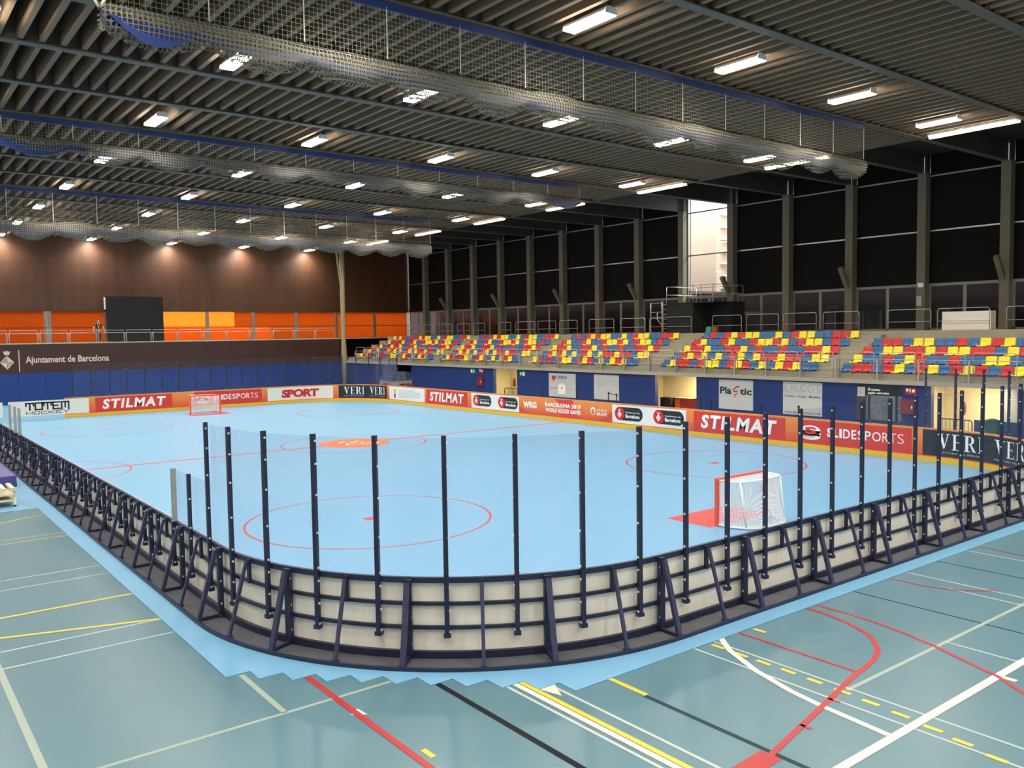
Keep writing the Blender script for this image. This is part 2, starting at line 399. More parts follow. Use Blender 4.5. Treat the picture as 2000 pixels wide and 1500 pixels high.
marks('floor_rink_markings', [(LREDF, zone_circles), (LRED, zone_reds), (LORANGE, logo_disc), (LCREAM, logo_marks)], ZT)
Z0 = 0.0012
def ext(a, bb, n): 
    d = Vector(bb) - Vector(a); return tuple(Vector(bb) + d.normalized() * n)
def g_white(mb, z):
    mb.strip([(27.8, -13), (27.8, 14)], 0.11, z)
    mb.strip([(24.3, -6.3), (24.64, -6.66), (25.0, -6.93), (25.68, -7.25), (26.37, -7.46), (26.83, -7.54), (27.74, -7.63)], 0.09, z)
    mb.strip([(23.9, -10.01), (34, -10.01)], 0.085, z)
    mb.strip([(27.85, -4.98), (28.02, -4.98)], 0.09, z)
    mb.add([(23.40, -12.1, z), (23.52, -11.93, z), (23.30, -11.95, z)], [(0, 1, 2)]); mb.add([(24.3, -9.87, z), (24.62, -9.78, z), (24.3, -9.62, z)], [(0, 1, 2)])
def g_pale(mb, z):
    mb.strip([(26.8, -4.27), (27.75, -4.27)], 0.035, z); mb.strip([(25.6, -1.68), (34, -1.68)], 0.035, z)
    for yy in (-7.26, -6.82, -1.26, 1.17): mb.strip([(24.3, yy), (34, yy)], 0.035, z)
    for yy in (-10.14, -9.675): mb.strip([(23.9, yy), (34, yy)], 0.045, z)
    for xx in (18.23, 18.99, 13.95, 14.69, 10.16): mb.strip([(xx, -20), (xx, -12.8)], 0.045, z)
def g_green(mb, z):
    mb.strip([(26.79, -6.88), (26.79, 6)], 0.06, z)
    mb.strip([(22.84, -20), (22.84, -11.0)], 0.06, z)
    mb.strip([(21.34, -12.685), (22.83, -12.685)], 0.075, z)
    mb.strip([(14, -15.24), (34, -15.24)], 0.085, z)
def g_yellow(mb, z):
    mb.strip([(23.9, -9.915), (34, -9.915)], 0.075, z)
    for xx, yy in ((24.78, -5.93), (24.8, -6.94), (25.21, -6.94), (25.58, -6.94), (25.97, -6.94), (26.37, -6.95), (26.78, -6.97), (27.17, -7.0), (27.57, -7.04), (27.98, -7.10), (28.34, -7.17), (28.73, -7.26), (24.8, -11.87)):
        mb.strip([(xx - 0.11, yy), (xx + 0.11, yy)], 0.07, z)
    mb.strip([(24.6, -8.94), (25.28, -8.94)], 0.075, z)
    mb.strip([(16.5, -20), (16.44, -12.8)], 0.08, z)
    mb.strip([(17.0, -17.5), (17.54, -15.06), (17.9, -13.9), (18.22, -12.85)], 0.08, z)
    mb.strip([(10.75, -20), (10.58, -12.8)], 0.05, z); mb.strip([(9.0, -17), (8.01, -13.94), (7.39, -12.8)], 0.05, z)
def g_crim(mb, z):
    mb.strip([(21.9, -12.02), (34, -12.02)], 0.085, z + 0.0002)
    mb.strip([(27.18, -9.03), (26.87, -7.6), (26.60, -6.40), (26.56, -6.11), (26.48, -5.68), (26.34, -5.33), (26.12, -5.04), (25.87, -4.81), (25.37, -4.58), (24.93, -4.48), (24.3, -4.46)], 0.075, z)
    mb.strip([(27.18, -9.03), (27.24, -9.9)], 0.26, z)
    mb.strip([(24.3, -4.22), (25.2, -4.20), (25.78, -4.27), (26.3, -4.40), (26.76, -4.56), (27.79, -5.0), (28.23, -5.3), (29.5, -6.3)], 0.06, z)
    mb.strip([(24.3, -6.24), (26.54, -6.26)], 0.055, z)
    mb.strip([(26.97, -8.17), (27.12, -8.17)], 0.05, z); mb.strip([(26.78, -7.29), (26.93, -7.28)], 0.05, z)
    mb.strip([(24.3, -1.84), (24.69, -1.86), (25.3, -1.84), (25.79, -1.66), (26.22, -1.15)], 0.04, z)
    mb.strip([(24.3, 1.72), (26.5, 1.5)], 0.03, z)
def g_black(mb, z): mb.strip([(23.0, -10.785), (34, -10.785)], 0.085, z)
def g_dark(mb, z):
    for yy in (-3.07, -0.06): mb.strip([(24.3, yy), (34, yy)], 0.045, z)
    mb.strip([(25.28, -8.97), (34, -8.99)], 0.075, z)
marks('floor_court_markings', [(LDARK, g_dark), (LGREEN, g_green), (LPALE, g_pale), (LBLACK, g_black), (LYELL, g_yellow), (LWHITE, g_white), (LCRIM, g_crim)], Z0)

# ------------------------------------------------------------------ rink boards
RC, XE, XO, WW = 4.90, 18.86, -17.73, 7.07          # corner radius, centres of the corners
H = 1.18
def mapper(curved):
    if not curved: return lambda s, o, z: (s, o, z)
    return lambda s, o, z: ((RC + o) * math.sin(s / RC), (RC + o) * math.cos(s / RC) - RC, z)
_pm = {}
def sweep(M, s0, s1, o0, o1, z0, z1, n):
    mb = MB()
    vs = []
    for i in range(n + 1):
        s = s0 + (s1 - s0) * i / n
        vs += [M(s, o0, z0), M(s, o1, z0), M(s, o1, z1), M(s, o0, z1)]
    fs = [(0, 1, 2, 3)[::-1], tuple(4 * n + k for k in (0, 1, 2, 3))]
    for i in range(n):
        for k in range(4): fs.append((4 * i + k, 4 * i + (k + 1) % 4, 4 * i + 4 + (k + 1) % 4, 4 * i + 4 + k))
    mb.add(vs, fs); return mb
def panel_meshes(L, curved):
    key = (round(L, 3), curved)
    if key in _pm: return _pm[key]
    M = mapper(curved); n = 8 if curved else 1; h = L / 2; d = {}
    d['board_sheet'] = [sweep(M, -h, h, 0.0, 0.02, 0.02, 1.165, n).mesh('board_sheet', BEIGE)]
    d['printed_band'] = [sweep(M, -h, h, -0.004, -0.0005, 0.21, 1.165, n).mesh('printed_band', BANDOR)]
    d['kick_plate'] = [sweep(M, -h, h, -0.010, -0.0005, 0.015, 0.21, n).mesh('kick_plate', YELLOWK)]
    d['top_cap'] = [sweep(M, -h, h, -0.012, 0.0295, 1.166, 1.18, n).mesh('top_cap', CAPOR)]
    d['top_rail'] = [sweep(M, -h, h, 0.03, 0.085, 1.10, 1.18, n).mesh('top_rail', NAVY)]
    d['mid_rail'] = [sweep(M, -h, h, 0.03, 0.075, 0.775, 0.825, n).mesh('mid_rail', NAVY), sweep(M, -h, h, 0.03, 0.075, 0.435, 0.485, n).mesh('mid_rail', NAVY)]
    d['bottom_rail'] = [sweep(M, -h, h, 0.03, 0.09, 0.03, 0.125, n).mesh('bottom_rail', NAVY)]
    d['base_plate'] = [sweep(M, -h, h, 0.09, 0.50, 0.014, 0.024, n).mesh('base_plate', MATDARK)]
    d['edge_rail'] = [sweep(M, -h, h, 0.50, 0.545, 0.014, 0.062, n).mesh('edge_rail', NAVY)]
    def post(s, w, dp, z0, z1, o0=0.09):
        mb = MB()
        c = [M(s - w / 2, o0, 0), M(s + w / 2, o0, 0), M(s + w / 2, o0 + dp, 0), M(s - w / 2, o0 + dp, 0)]
        mb.prism([(p[0], p[1]) for p in c], 2, z0, z1); return mb
    def bolts(mb, s, zs, o):
        mb.mi = 1
        for z in zs:
            for e in (-0.036, 0.036):
                p = M(s + e, o, z); mb.box(p[0] - 0.012, p[0] + 0.012, p[1] - 0.012, p[1] + 0.012, z - 0.014, z + 0.014)
        mb.mi = 0
    mb = post(-h + 0.052, 0.095, 0.075, 0.06, 1.16, 0.076); bolts(mb, -h + 0.052, (0.25, 0.62, 1.02), 0.12); d['post'] = [mb.mesh('post', [NAVY, BOLT])]
    d['stub_post'] = [post(0.0, 0.055, 0.05, 0.79, 1.16, 0.076).mesh('stub_post', NAVY)]
    br = []
    for s, w, o0 in ((-h + 0.052, 0.075, 0.175), (0.0, 0.05, 0.150)):
        mb = MB(); tn = Vector(M(s + 0.01, 0.1, 0)) - Vector(M(s - 0.01, 0.1, 0))
        mb.bar(M(s, o0, 1.13), M(s, 0.475, 0.055), w, w * 0.8, up=Vector(M(s, 1.0, 0)) - Vector(M(s, 0.0, 0)) + Vector((0, 0, 1)))
        p = M(s, 0.47, 0.045); mb.box(p[0] - 0.045, p[0] + 0.045, p[1] - 0.03, p[1] + 0.03, 0.025, 0.075)
        br.append(mb.mesh('brace', NAVYL))
    d['brace'] = br
    mb = MB(); mb.bar(M(-h + 0.052, 0.15, 0.055), M(-h + 0.052, 0.47, 0.045), 0.05, 0.045)
    d['floor_strut'] = [mb.mesh('floor_strut', NAVY)]
    for k, zt in (('stub', 1.16), ('low', 2.19), ('tall', 3.18)):
        l = []
        for s in (-h / 2, h / 2):
            mb = post(s, 0.062, 0.06, 0.36, zt, 0.088)
            p = M(s, 0.118, 0.39); mb.box(p[0] - 0.05, p[0] + 0.05, p[1] - 0.045, p[1] + 0.045, 0.345, 0.40)
            bolts(mb, s, [z for z in (0.42, 0.72, 1.05, 1.24, 1.75, 2.3, 2.75, 3.08) if z < zt - 0.05], 0.125)
            l.append(mb.mesh('glass_post', [NAVY, BOLT]))
        d[k] = l
    _pm[key] = d
    return d
ALLP = []
def panel(loc, rz, L, curved, kind, label, full, left=None, right=None):
    t = thing('rink_board_panel', label, 'rink board', loc, rz, 'rink board panels')
    d = panel_meshes(L, curved)
    names = ['board_sheet', 'top_rail', 'printed_band', 'kick_plate', 'top_cap']
    if full: names = ['board_sheet', 'top_rail', 'mid_rail', 'bottom_rail', 'base_plate', 'edge_rail', 'post', 'stub_post', 'brace', 'floor_strut']
    for nm in names:
        for me in d[nm]: link(nm, me, t)
    for i, k in enumerate((left or kind, right or kind)):
        if k and (full or k != 'stub'): link('glass_post', d[k][i], t)
    return t
Lside = (XE - XO) / 18
corner_L = RC * (PI / 2) / 4
for i in range(7):                                                   # near goal end, from the near corner to the far right
    y0 = -WW + (i + 0.5) * 2 * WW / 7
    panel((XE + RC, y0, 0), -PI / 2, 2 * WW / 7, False, 'tall', 'beige and navy rink board panel, %s from the rounded near corner along the goal end' % ORD[i + 1], True)
for i in range(4):                                                   # near left corner
    a = PI - (i + 0.5) * PI / 8
    ang = -PI / 2 - (PI / 2 - 0) + 0
    th = PI / 8 * (i + 0.5)                                          # from the left side round to the end
    n = Vector((math.sin(th), -math.cos(th)))
    panel((XE + RC * n.x, -WW + RC * n.y, 0), math.atan2(n.y, n.x) - PI / 2, corner_L, True, 'tall', 'curved rink board panel, %s of four round the near corner from the left' % ORD[i + 1], True)
    th2 = PI / 8 * (i + 0.5)
    n2 = Vector((math.cos(th2), math.sin(th2)))
    panel((XE + RC * n2.x, WW + RC * n2.y, 0), math.atan2(n2.y, n2.x) - PI / 2, corner_L, True, 'tall', 'curved rink board panel, %s of four round the right hand corner' % ORD[i + 1], i < 2)
    n3 = Vector((-math.cos(th2), math.sin(th2)))
    panel((XO + RC * n3.x, WW + RC * n3.y, 0), math.atan2(n3.y, n3.x) - PI / 2, corner_L, True, 'tall', 'curved rink board panel behind the far end, %s of four in the far corner' % ORD[i + 1], False)
for i in range(7):
    y0 = -WW + (i + 0.5) * 2 * WW / 7
    panel((XO - RC, y0, 0), PI / 2, 2 * WW / 7, False, 'tall', 'far end rink board panel with orange inner face, %s counted from the left' % ORD[i + 1], False)
for i in range(18):
    x0 = XE - (i + 0.5) * Lside
    lk, rk = ('tall', 'low') if i == 0 else (('stub', 'stub') if i == 1 else ('stub', 'stub'))
    panel((x0, -WW - RC, 0), PI, Lside, False, 'stub', 'navy braced rink board panel, %s from the near corner along the left side' % ORD[i + 1], True, left=lk, right=rk)
    lk, rk = (None, None)
    if i == 0: lk, rk = 'low', 'tall'
    if i == 1: rk = 'low'
    if i == 17: lk, rk = 'tall', 'low'
    if i == 16: lk = 'low'
    panel((x0, WW + RC, 0), 0, Lside, False, None, 'orange faced rink board panel below the stand, %s from the right hand corner' % ORD[i + 1], False, left=lk, right=rk)
# end post of the low glass, steel grey
b = MB(); b.prism([(-0.04, -0.04), (0.04, -0.04), (0.04, 0.04), (-0.04, 0.04)], 2, 1.181, 2.17); b.box(-0.05, 0.05, -0.05, 0.05, 1.181, 1.20)
o = b.build('end_post', STEEL, loc=(XE - 1.25 * Lside, -12.06, 0)); tag(o, 'grey steel end post closing the low acrylic panes on the left side', 'post')
for k, xx in enumerate((0.25, 1.05, 1.7)):
    b = MB(); b.box(-0.12, 0.12, -0.035, 0.035, 1.181, 2.15); b.box(-0.10, 0.10, -0.05, 0.05, 1.181, 1.23)
    o = b.build('gate_post', STEEL, loc=(-5.0 + xx * 1.6, -12.06, 0))
    tag(o, ['grey metal gate upright farthest along the left boards', 'middle grey metal gate upright above the left boards', 'grey metal gate upright nearest the camera above the left boards'][k], 'post', 'gate uprights on the left boards')

# acrylic panes
def wall_s(s):
    """near perimeter: s from 0 at the left end of the curve, clockwise seen from inside: left side -> near end -> right"""
    return s
PANE = []
def pane(pts, z1, label):
    b = MB()
    for i in range(len(pts) - 1):
        (x0, y0), (x1, y1) = pts[i], pts[i + 1]; b.quad((x0, y0, 1.185), (x1, y1, 1.185), (x1, y1, z1), (x0, y0, z1))
    tag(b.build('acrylic_pane', ACRYL), label, 'acrylic pane', 'acrylic panes above the rink boards')
OP = 0.055
def perim(u, X0, dirx, diry):
    """point at distance u (from a corner's start on the side) on the pane line; X0 corner centre, dirx +1 near / -1 far, diry side"""
    R_ = RC + OP; arc = RC * PI / 2
    if u < 0: return (X0 + dirx * u, diry * (WW + R_))
    if u < arc:
        a = u / RC; return (X0 + dirx * R_ * math.sin(a), diry * (WW + R_ * math.cos(a)))
    return (X0 + dirx * R_, diry * (WW - (u - arc)))
def corner_panes(X0, dirx, diry, where):
    q = corner_L / 4; us = [-1.75 * Lside + Lside * 0.5, -0.75 * Lside, -0.25 * Lside]
    us = [-1.25 * Lside, -0.75 * Lside, -0.25 * Lside]
    for i in range(4): us += [i * corner_L + corner_L * 0.25, i * corner_L + corner_L * 0.75]
    us.append(4 * corner_L + WW * 2 / 7 * 0.25)
    for i in range(len(us) - 1):
        n = 1 if us[i + 1] <= 0 else 3
        pts = [perim(us[i] + (us[i + 1] - us[i]) * j / n, X0, dirx, diry) for j in range(n + 1)]
        low = i < 2
        pane(pts, 2.15 if low else 3.14, '%s clear acrylic pane, %s from the side end at the %s corner' % ('low' if low else 'tall', ORD[i + 1], where))
corner_panes(XE, 1, -1, 'near'); corner_panes(XE, 1, 1, 'right hand'); corner_panes(XO, -1, 1, 'far stand side')
for X0, dx, w in ((XE, 1, 'goal end nearest the camera'), (XO, -1, 'far goal end')):
    pl = WW * 2 / 7; ysn = [-WW + pl * 0.25 + pl * 0.5 * j for j in range(14)]
    for j in range(13):
        x = X0 + dx * (RC + OP); pane([(x, ysn[j]), (x, ysn[j + 1])], 3.14, 'tall clear acrylic pane, %s from the left along the %s' % (ORD[j + 1], w))

# ------------------------------------------------------------------ advertising banners on the inner faces
def PM(s, o, z):
    R_ = RC - 0.004 - o
    if s > XE:
        a = (s - XE) / RC; return (XE + R_ * math.sin(a), WW + R_ * math.cos(a), z)
    if s > XO: return (s, WW + R_, z)
    if s > XO - RC * PI / 2:
        a = (XO - s) / RC; return (XO - R_ * math.sin(a), WW + R_ * math.cos(a), z)
    return (XO - R_, WW - (XO - RC * PI / 2 - s), z)
BZ0, BZ1 = 0.245, 1.105
O1, O2, O3, O4 = 0.004, 0.008, 0.012, 0.016
def banner(s0, s1, m, label, z0=BZ0, z1=BZ1):
    t = thing('advertising_banner', label, 'banner', PM((s0 + s1) / 2, 0, 0)); t.location = (0, 0, 0)
    f = Flat(PM); f.rect(s0, s1, z0, z1, O1, max(1, int((s1 - s0) / 0.25))); f.build('sheet', m, t)
    return t
def art(t, m, fn, name='lettering'):
    f = Flat(PM); fn(f); f.build(name, m, t)
def stilmat(s0, s1, label):
    t = banner(s0, s1, RED, label); w = s1 - s0
    art(t, WHITEB, lambda f: f.text('STILMAT', s0 + w * 0.085, s0 + w * 0.915, 0.40, 0.99, O2, bold=0.04, shear=0.16, space=1.2))
def slidesports(s0, s1, label):
    t = banner(s0, s1, RED, label); w = s1 - s0; cs = s0 + w * 0.115
    def puck(f):
        f.ell(cs, 0.72, w * 0.098, 0.20, O2); f.rect(cs - w * 0.098, cs + w * 0.098, 0.52, 0.72, O2, 4); f.ell(cs, 0.52, w * 0.098, 0.155, O2)
    art(t, WHITEB, puck, 'puck_emblem')
    def pl(f):
        f.text('S', cs - w * 0.055, cs + w * 0.055, 0.585, 0.86, O3, bold=0.05)
        for dz, l in ((0.0, 1.0), (-0.045, 0.7), (-0.09, 0.4)):
            f.curve([(cs - w * 0.096 + w * 0.19 * l * k / 12, 0.665 + dz - 0.16 * math.sin(PI * min(1, (k / 12) * l))) for k in range(13)], 0.014, O3)
    art(t, RED, pl, 'emblem_letter')
    letters = 'SLIDESPORTS'; ws = [.085, .07, .045, .10, .075, .085, .085, .115, .085, .085, .085]; bs = [.05, .045, .04, .02, .018, .012, .008, .003, -.004, -.012, -.014]
    def tx(f):
        x = s0 + w * 0.265; k = w * 0.68 / sum(ws)
        for c, ww, bb in zip(letters, ws, bs): f.text(c, x + 0.006 * w, x + ww * k - 0.006 * w, 0.54, 0.88, O2, bold=bb); x += ww * k
    art(t, WHITEB, tx)
def serif(f, ch, x0, x1, z0, z1, o):
    w = x1 - x0; h = z1 - z0
    P = lambda pts: f.poly([(x0 + a * w, z0 + c * h) for a, c in pts], o)
    if ch == 'V':
        P([(0.12, 1), (0.38, 1), (0.60, 0.25), (0.52, 0)]); P([(0.52, 0), (0.60, 0.12), (0.90, 1), (0.82, 1)]); P([(0, 0.96), (0.5, 0.96), (0.5, 1), (0, 1)]); P([(0.70, 0.96), (1, 0.96), (1, 1), (0.70, 1)])
    elif ch == 'I': P([(0.28, 0), (0.72, 0), (0.72, 1), (0.28, 1)]); P([(0, 0), (1, 0), (1, 0.04), (0, 0.04)]); P([(0, 0.96), (1, 0.96), (1, 1), (0, 1)])
    elif ch == 'E':
        P([(0.15, 0), (0.40, 0), (0.40, 1), (0.15, 1)])
        for z in (0, 0.96): P([(0, z), (0.95, z), (0.95, z + 0.04), (0, z + 0.04)])
        P([(0.4, 0.49), (0.75, 0.49), (0.75, 0.53), (0.4, 0.53)]); P([(0.95, 1), (0.88, 0.96), (0.95, 0.76)]); P([(0.95, 0), (0.95, 0.26), (0.86, 0.04)]); P([(0.75, 0.38), (0.75, 0.64), (0.68, 0.51)])
    elif ch == 'R':
        P([(0.13, 0), (0.35, 0), (0.35, 1), (0.13, 1)]); P([(0, 0), (0.5, 0), (0.5, 0.04), (0, 0.04)]); P([(0, 0.96), (0.5, 0.96), (0.5, 1), (0, 1)])
        f.curve([(x0 + a * w, z0 + c * h) for a, c in ((0.35, 0.975), (0.55, 0.96), (0.68, 0.86), (0.72, 0.74), (0.68, 0.60), (0.55, 0.50), (0.35, 0.485))], [0.03 * h, 0.06 * h, 0.18 * w, 0.24 * w, 0.18 * w, 0.06 * h, 0.03 * h], o)
        P([(0.45, 0.49), (0.60, 0.50), (0.92, 0.06), (0.72, 0.04)]); P([(0.72, 0.04), (1.0, 0), (1.0, 0.04), (0.92, 0.08)])
def veri(s0, s1, words, label):
    t = banner(s0, s1, BLACKV, label, 0.25, 1.12)
    def tx(f):
        for (a, c) in words:
            w = c - a; x = a
            for ch, ww in (('V', 0.27), ('E', 0.22), ('R', 0.28), ('I', 0.10)):
                serif(f, ch, x, x + ww * w, 0.50, 1.02, O2); x += ww * w + 0.043 * w
    art(t, WHITEB, tx)
    art(t, LGREYP, lambda f: [f.text('MUNTURA DEL PIRINEU', a, a + (c - a) * 0.98, 0.36, 0.42, O2) for a, c in words], 'small_lettering')
# far end, left to right
banner(-44.0, -42.68, CREAMP, 'pale blank banner at the left edge of the far end boards')
t = banner(-42.41, -38.26, CREAMP, 'cream banner with square black lettering on the far end boards')
def totem(f):
    x0, x1 = -41.55, -39.30; u = (x1 - x0) / 5.25; w = 0.085; z0, z1 = 0.56, 0.99
    def L(k, pts): f.line([(x0 + (k * 1.06 + a) * u, z0 + c * (z1 - z0)) for a, c in pts], w, O2)
    L(0, [(0.04, 0.62), (0.04, 0.95), (0.92, 0.95), (0.92, 0.62)]); L(0, [(0.48, 0.95), (0.48, 0.0)])
    L(1, [(0.08, 0.08), (0.90, 0.08), (0.90, 0.95), (0.08, 0.95), (0.08, 0.08)])
    L(2, [(0.04, 0.62), (0.04, 0.95), (0.92, 0.95), (0.92, 0.62)]); L(2, [(0.48, 0.95), (0.48, 0.0)])
    L(3, [(0.90, 0.95), (0.08, 0.95), (0.08, 0.08), (0.90, 0.08)]); L(3, [(0.08, 0.52), (0.75, 0.52)])
    L(4, [(0.06, 0.0), (0.06, 0.95), (0.92, 0.95), (0.92, 0.0)]); L(4, [(0.49, 0.95), (0.49, 0.15)])
    z0, z1 = 0.33, 0.50; w = 0.03; u = (x1 - x0) / 6.3
    def K(k, pts): f.line([(x0 + (k * 1.06 + a) * u, z0 + c * (z1 - z0)) for a, c in pts], w, O2)
    K(0, [(0.06, 0), (0.06, 1)]); K(0, [(0.9, 0), (0.9, 1)]); K(0, [(0.06, 0.5), (0.9, 0.5)])
    K(1, [(0.08, 0.08), (0.9, 0.08), (0.9, 0.92), (0.08, 0.92), (0.08, 0.08)]); K(2, [(0.9, 0.92), (0.08, 0.92), (0.08, 0.08), (0.9, 0.08)])
    K(3, [(0.06, 0), (0.06, 1)]); K(3, [(0.9, 1), (0.15, 0.5), (0.9, 0)]); K(4, [(0.9, 0.92), (0.08, 0.92), (0.08, 0.08), (0.9, 0.08)]); K(4, [(0.08, 0.5), (0.7, 0.5)])
    K(5, [(0.06, 1), (0.48, 0.5), (0.9, 1)]); K(5, [(0.48, 0.5), (0.48, 0)])
art(t, BLACKP, totem)
stilmat(-37.9, -33.48, 'red banner with white slanted letters left of the far goal')
slidesports(-32.12, -27.68, 'red banner with a white puck emblem partly behind the far goal')
t = banner(-27.29, -22.71, CREAMP, 'cream banner with heavy red letters right of the far goal')
art(t, REDP, lambda f: f.text('SPORT', -26.30, -23.66, 0.40, 0.96, O2, bold=0.06, shear=0.06, space=0.93))
veri(-22.33, -18.36, ((-21.97, -20.45), (-20.0, -18.6)), 'black banner with white serif letters bending round the far corner')
t = banner(-18.07, -13.59, WHITE, 'white banner with a small crest and faint lines beside the far corner')
art(t, YELLOWK, lambda f: [f.ell(-17.35, 0.80, 0.14, 0.17, O2), f.poly([(-17.5, 0.62), (-17.2, 0.62), (-17.35, 0.42)], O2)], 'crest')
art(t, DKRED, lambda f: f.poly([(-17.48, 0.60), (-17.22, 0.60), (-17.27, 0.36), (-17.43, 0.36)], O3), 'crest_shield')
art(t, LGREYP, lambda f: [f.rect(-16.8, -16.8 + l, z, z + 0.035, O2) for z, l in ((0.86, 2.0), (0.77, 2.6), (0.68, 2.7), (0.59, 2.7), (0.50, 2.6), (0.42, 1.6))], 'small_lettering')
stilmat(-13.35, -8.80, 'red banner with white slanted letters near the far corner under the stand')
def crest(f, cs, cz, r, o):
    f.poly([(cs, cz + r), (cs - r * 0.82, cz), (cs, cz - r), (cs + r * 0.82, cz)], o)
    f.poly([(cs - r * 0.35, cz + r * 1.02), (cs + r * 0.35, cz + r * 1.02), (cs + r * 0.45, cz + r * 1.45), (cs, cz + r * 1.3), (cs - r * 0.45, cz + r * 1.45)], o)
def council(s0, s1, label):
    t = banner(s0, s1, WHITE, label); w = s1 - s0; xs = ((s0 + w * 0.04, s0 + w * 0.435), (s0 + w * 0.58, s0 + w * 0.975)); r = 0.315; cz = 0.705
    def pill(f):
        for a, c in xs:
            f.ell(a + r, cz, r, r, O2, PI / 2, 1.5 * PI); f.rect(a + r, c - r, cz - r, cz + r, O2, 3); f.ell(c - r, cz, r, r, O2, -PI / 2, PI / 2)
    art(t, BLACKV, pill, 'black_pill')
    art(t, REDP, lambda f: [f.ell(a + r, cz, r, r, O3) for a, c in xs], 'red_disc')
    art(t, WHITEB, lambda f: [crest(f, a + r, cz - 0.04, 0.17, O4) for a, c in xs], 'white_crest')
    art(t, REDP, lambda f: [f.line([(a + r + dx, cz - 0.04 - 0.09 + abs(dx)), (a + r + dx, cz - 0.04 + 0.09 - abs(dx))], 0.018, O4 + 0.003) for a, c in xs for dx in (-0.05, 0.0, 0.05)], 'crest_bars')
    art(t, WHITEB, lambda f: [(f.text('Ajuntament de', a + 2.22 * r, c - 0.6 * r, 0.72, 0.82, O3, bold=0.01), f.text('Barcelona', a + 2.22 * r, c - 0.6 * r, 0.52, 0.69, O3, bold=0.03)) for a, c in xs], 'lettering')
council(-8.39, -3.86, 'white banner with two black and red pill emblems left of the long orange banner')
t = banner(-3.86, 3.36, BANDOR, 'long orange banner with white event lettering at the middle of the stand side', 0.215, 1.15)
REDTRI = mat('print_dark_orange', (0.68, 0.055, 0.03), 0.45)
art(t, REDTRI, lambda f: [f.poly([(-0.9, 1.14), (0.5, 1.14), (1.0, 0.22), (-0.6, 0.22), (0.1, 0.6)], O1 + 0.002), f.poly([(-3.85, 0.22), (-2.9, 0.22), (-3.85, 0.6)], O1 + 0.002), f.poly([(2.3, 0.22), (3.35, 0.22), (3.35, 0.75)], O1 + 0.002)], 'colour_shapes')
def wrg(f):
    f.text('WRG', -3.50, -2.35, 0.55, 0.90, O2, bold=0.05); f.text('BARCELONA 2019', -1.65, 1.12, 0.72, 0.93, O2, bold=0.035); f.text('WORLD ROLLER GAMES', -1.62, 1.12, 0.44, 0.65, O2, bold=0.03)
    f.line([(1.52, 0.5), (1.52, 0.85)], 0.015, O2); f.text('WORLD', 2.28, 2.98, 0.70, 0.83, O2, bold=0.005); f.text('SKATE', 2.28, 2.98, 0.50, 0.65, O2, bold=0.035)
    f.curve([(2.02 + 0.15 * math.cos(k * PI / 12), 0.68 + 0.17 * math.sin(k * PI / 12)) for k in range(25)], [0.05 + 0.035 * math.sin(k * PI / 12) for k in range(25)], O2)
art(t, WHITEB, wrg)
council(3.36, 7.93, 'white banner with two black and red pill emblems right of the long orange banner')
stilmat(8.36, 12.94, 'large red banner with white slanted letters near the right hand corner')
slidesports(13.54, 17.95, 'red banner with a white puck emblem near the right hand corner')
veri(18.33, 23.4, ((18.82, 20.40), (20.86, 22.44)), 'black banner with white serif letters bending round the right hand corner')

# ------------------------------------------------------------------ goals
def goal(loc, rz, label):
    t = thing('hockey_goal', label, 'goal', loc, rz)
    for s in (-1, 1):
        b = MB(); b.box(-0.04, 0.04, s * 0.89 - 0.04, s * 0.89 + 0.04, 0.015, 1.13); b.build('post', GOALR, t)
    b = MB(); b.box(-0.04, 0.04, -0.85, 0.85, 1.05, 1.13); b.build('crossbar', GOALR, t)
    base = [(0.0, -0.89), (0.35, -0.86), (0.68, -0.72), (0.86, -0.45), (0.90, 0.0), (0.86, 0.45), (0.68, 0.72), (0.35, 0.86), (0.0, 0.89)]
    top = [(0.0, -0.87), (0.28, -0.86), (0.52, -0.76), (0.60, -0.45), (0.62, 0.0), (0.60, 0.45), (0.52, 0.76), (0.28, 0.86), (0.0, 0.87)]
    b = MB(); b.tube([(x + 0.03, y, 0.045) for x, y in base], 0.028); b.build('base_frame', GOALW, t, True)
    b = MB(); b.tube([(x + 0.03, y, 1.09) for x, y in top], 0.018); b.tube([(0.65, 0, 1.09), (0.74, 0, 0.6), (0.92, 0, 0.06)], 0.014); b.tube([(0.55, 0.76, 1.09), (0.70, 0.72, 0.06)], 0.022); b.tube([(0.55, -0.76, 1.09), (0.70, -0.72, 0.06)], 0.022); b.build('back_frame', GOALW, t, True)
    b = MB(); n = len(base); rows = 8
    for j in range(rows):
        for i in range(n - 1):
            def P(i, j):
                f = j / rows; g = f ** 1.6; x = top[i][0] * (1 - g) + base[i][0] * g - 0.06 * math.sin(PI * f); y = top[i][1] * (1 - g) + base[i][1] * g
                return (max(0.0, x) + 0.05, y, 1.085 * (1 - f) + 0.06 * f)
            b.quad(P(i, j), P(i + 1, j), P(i + 1, j + 1), P(i, j + 1))
    for i in range(n - 1): b.quad((top[i][0] + 0.05, top[i][1], 1.085), (top[i + 1][0] + 0.05, top[i + 1][1], 1.085), (0.05, top[i + 1][1], 1.095), (0.05, top[i][1], 1.095))
    b.build('net', NETG, t)
    b = MB()
    for i in range(4): b.quad((base[i][0] + 0.05, base[i][1], 0.07), (base[i + 1][0] + 0.05, base[i + 1][1], 0.07), (base[i + 1][0] + 0.0, base[i + 1][1] * 0.8, 0.09), (base[i][0], base[i][1] * 0.8, 0.09)); b.quad((base[8 - i][0] + 0.05, base[8 - i][1], 0.07), (base[7 - i][0] + 0.05, base[7 - i][1], 0.07), (base[7 - i][0], base[7 - i][1] * 0.8, 0.09), (base[8 - i][0], base[8 - i][1] * 0.8, 0.09))
    b.build('base_net', NETG, t)
    return t
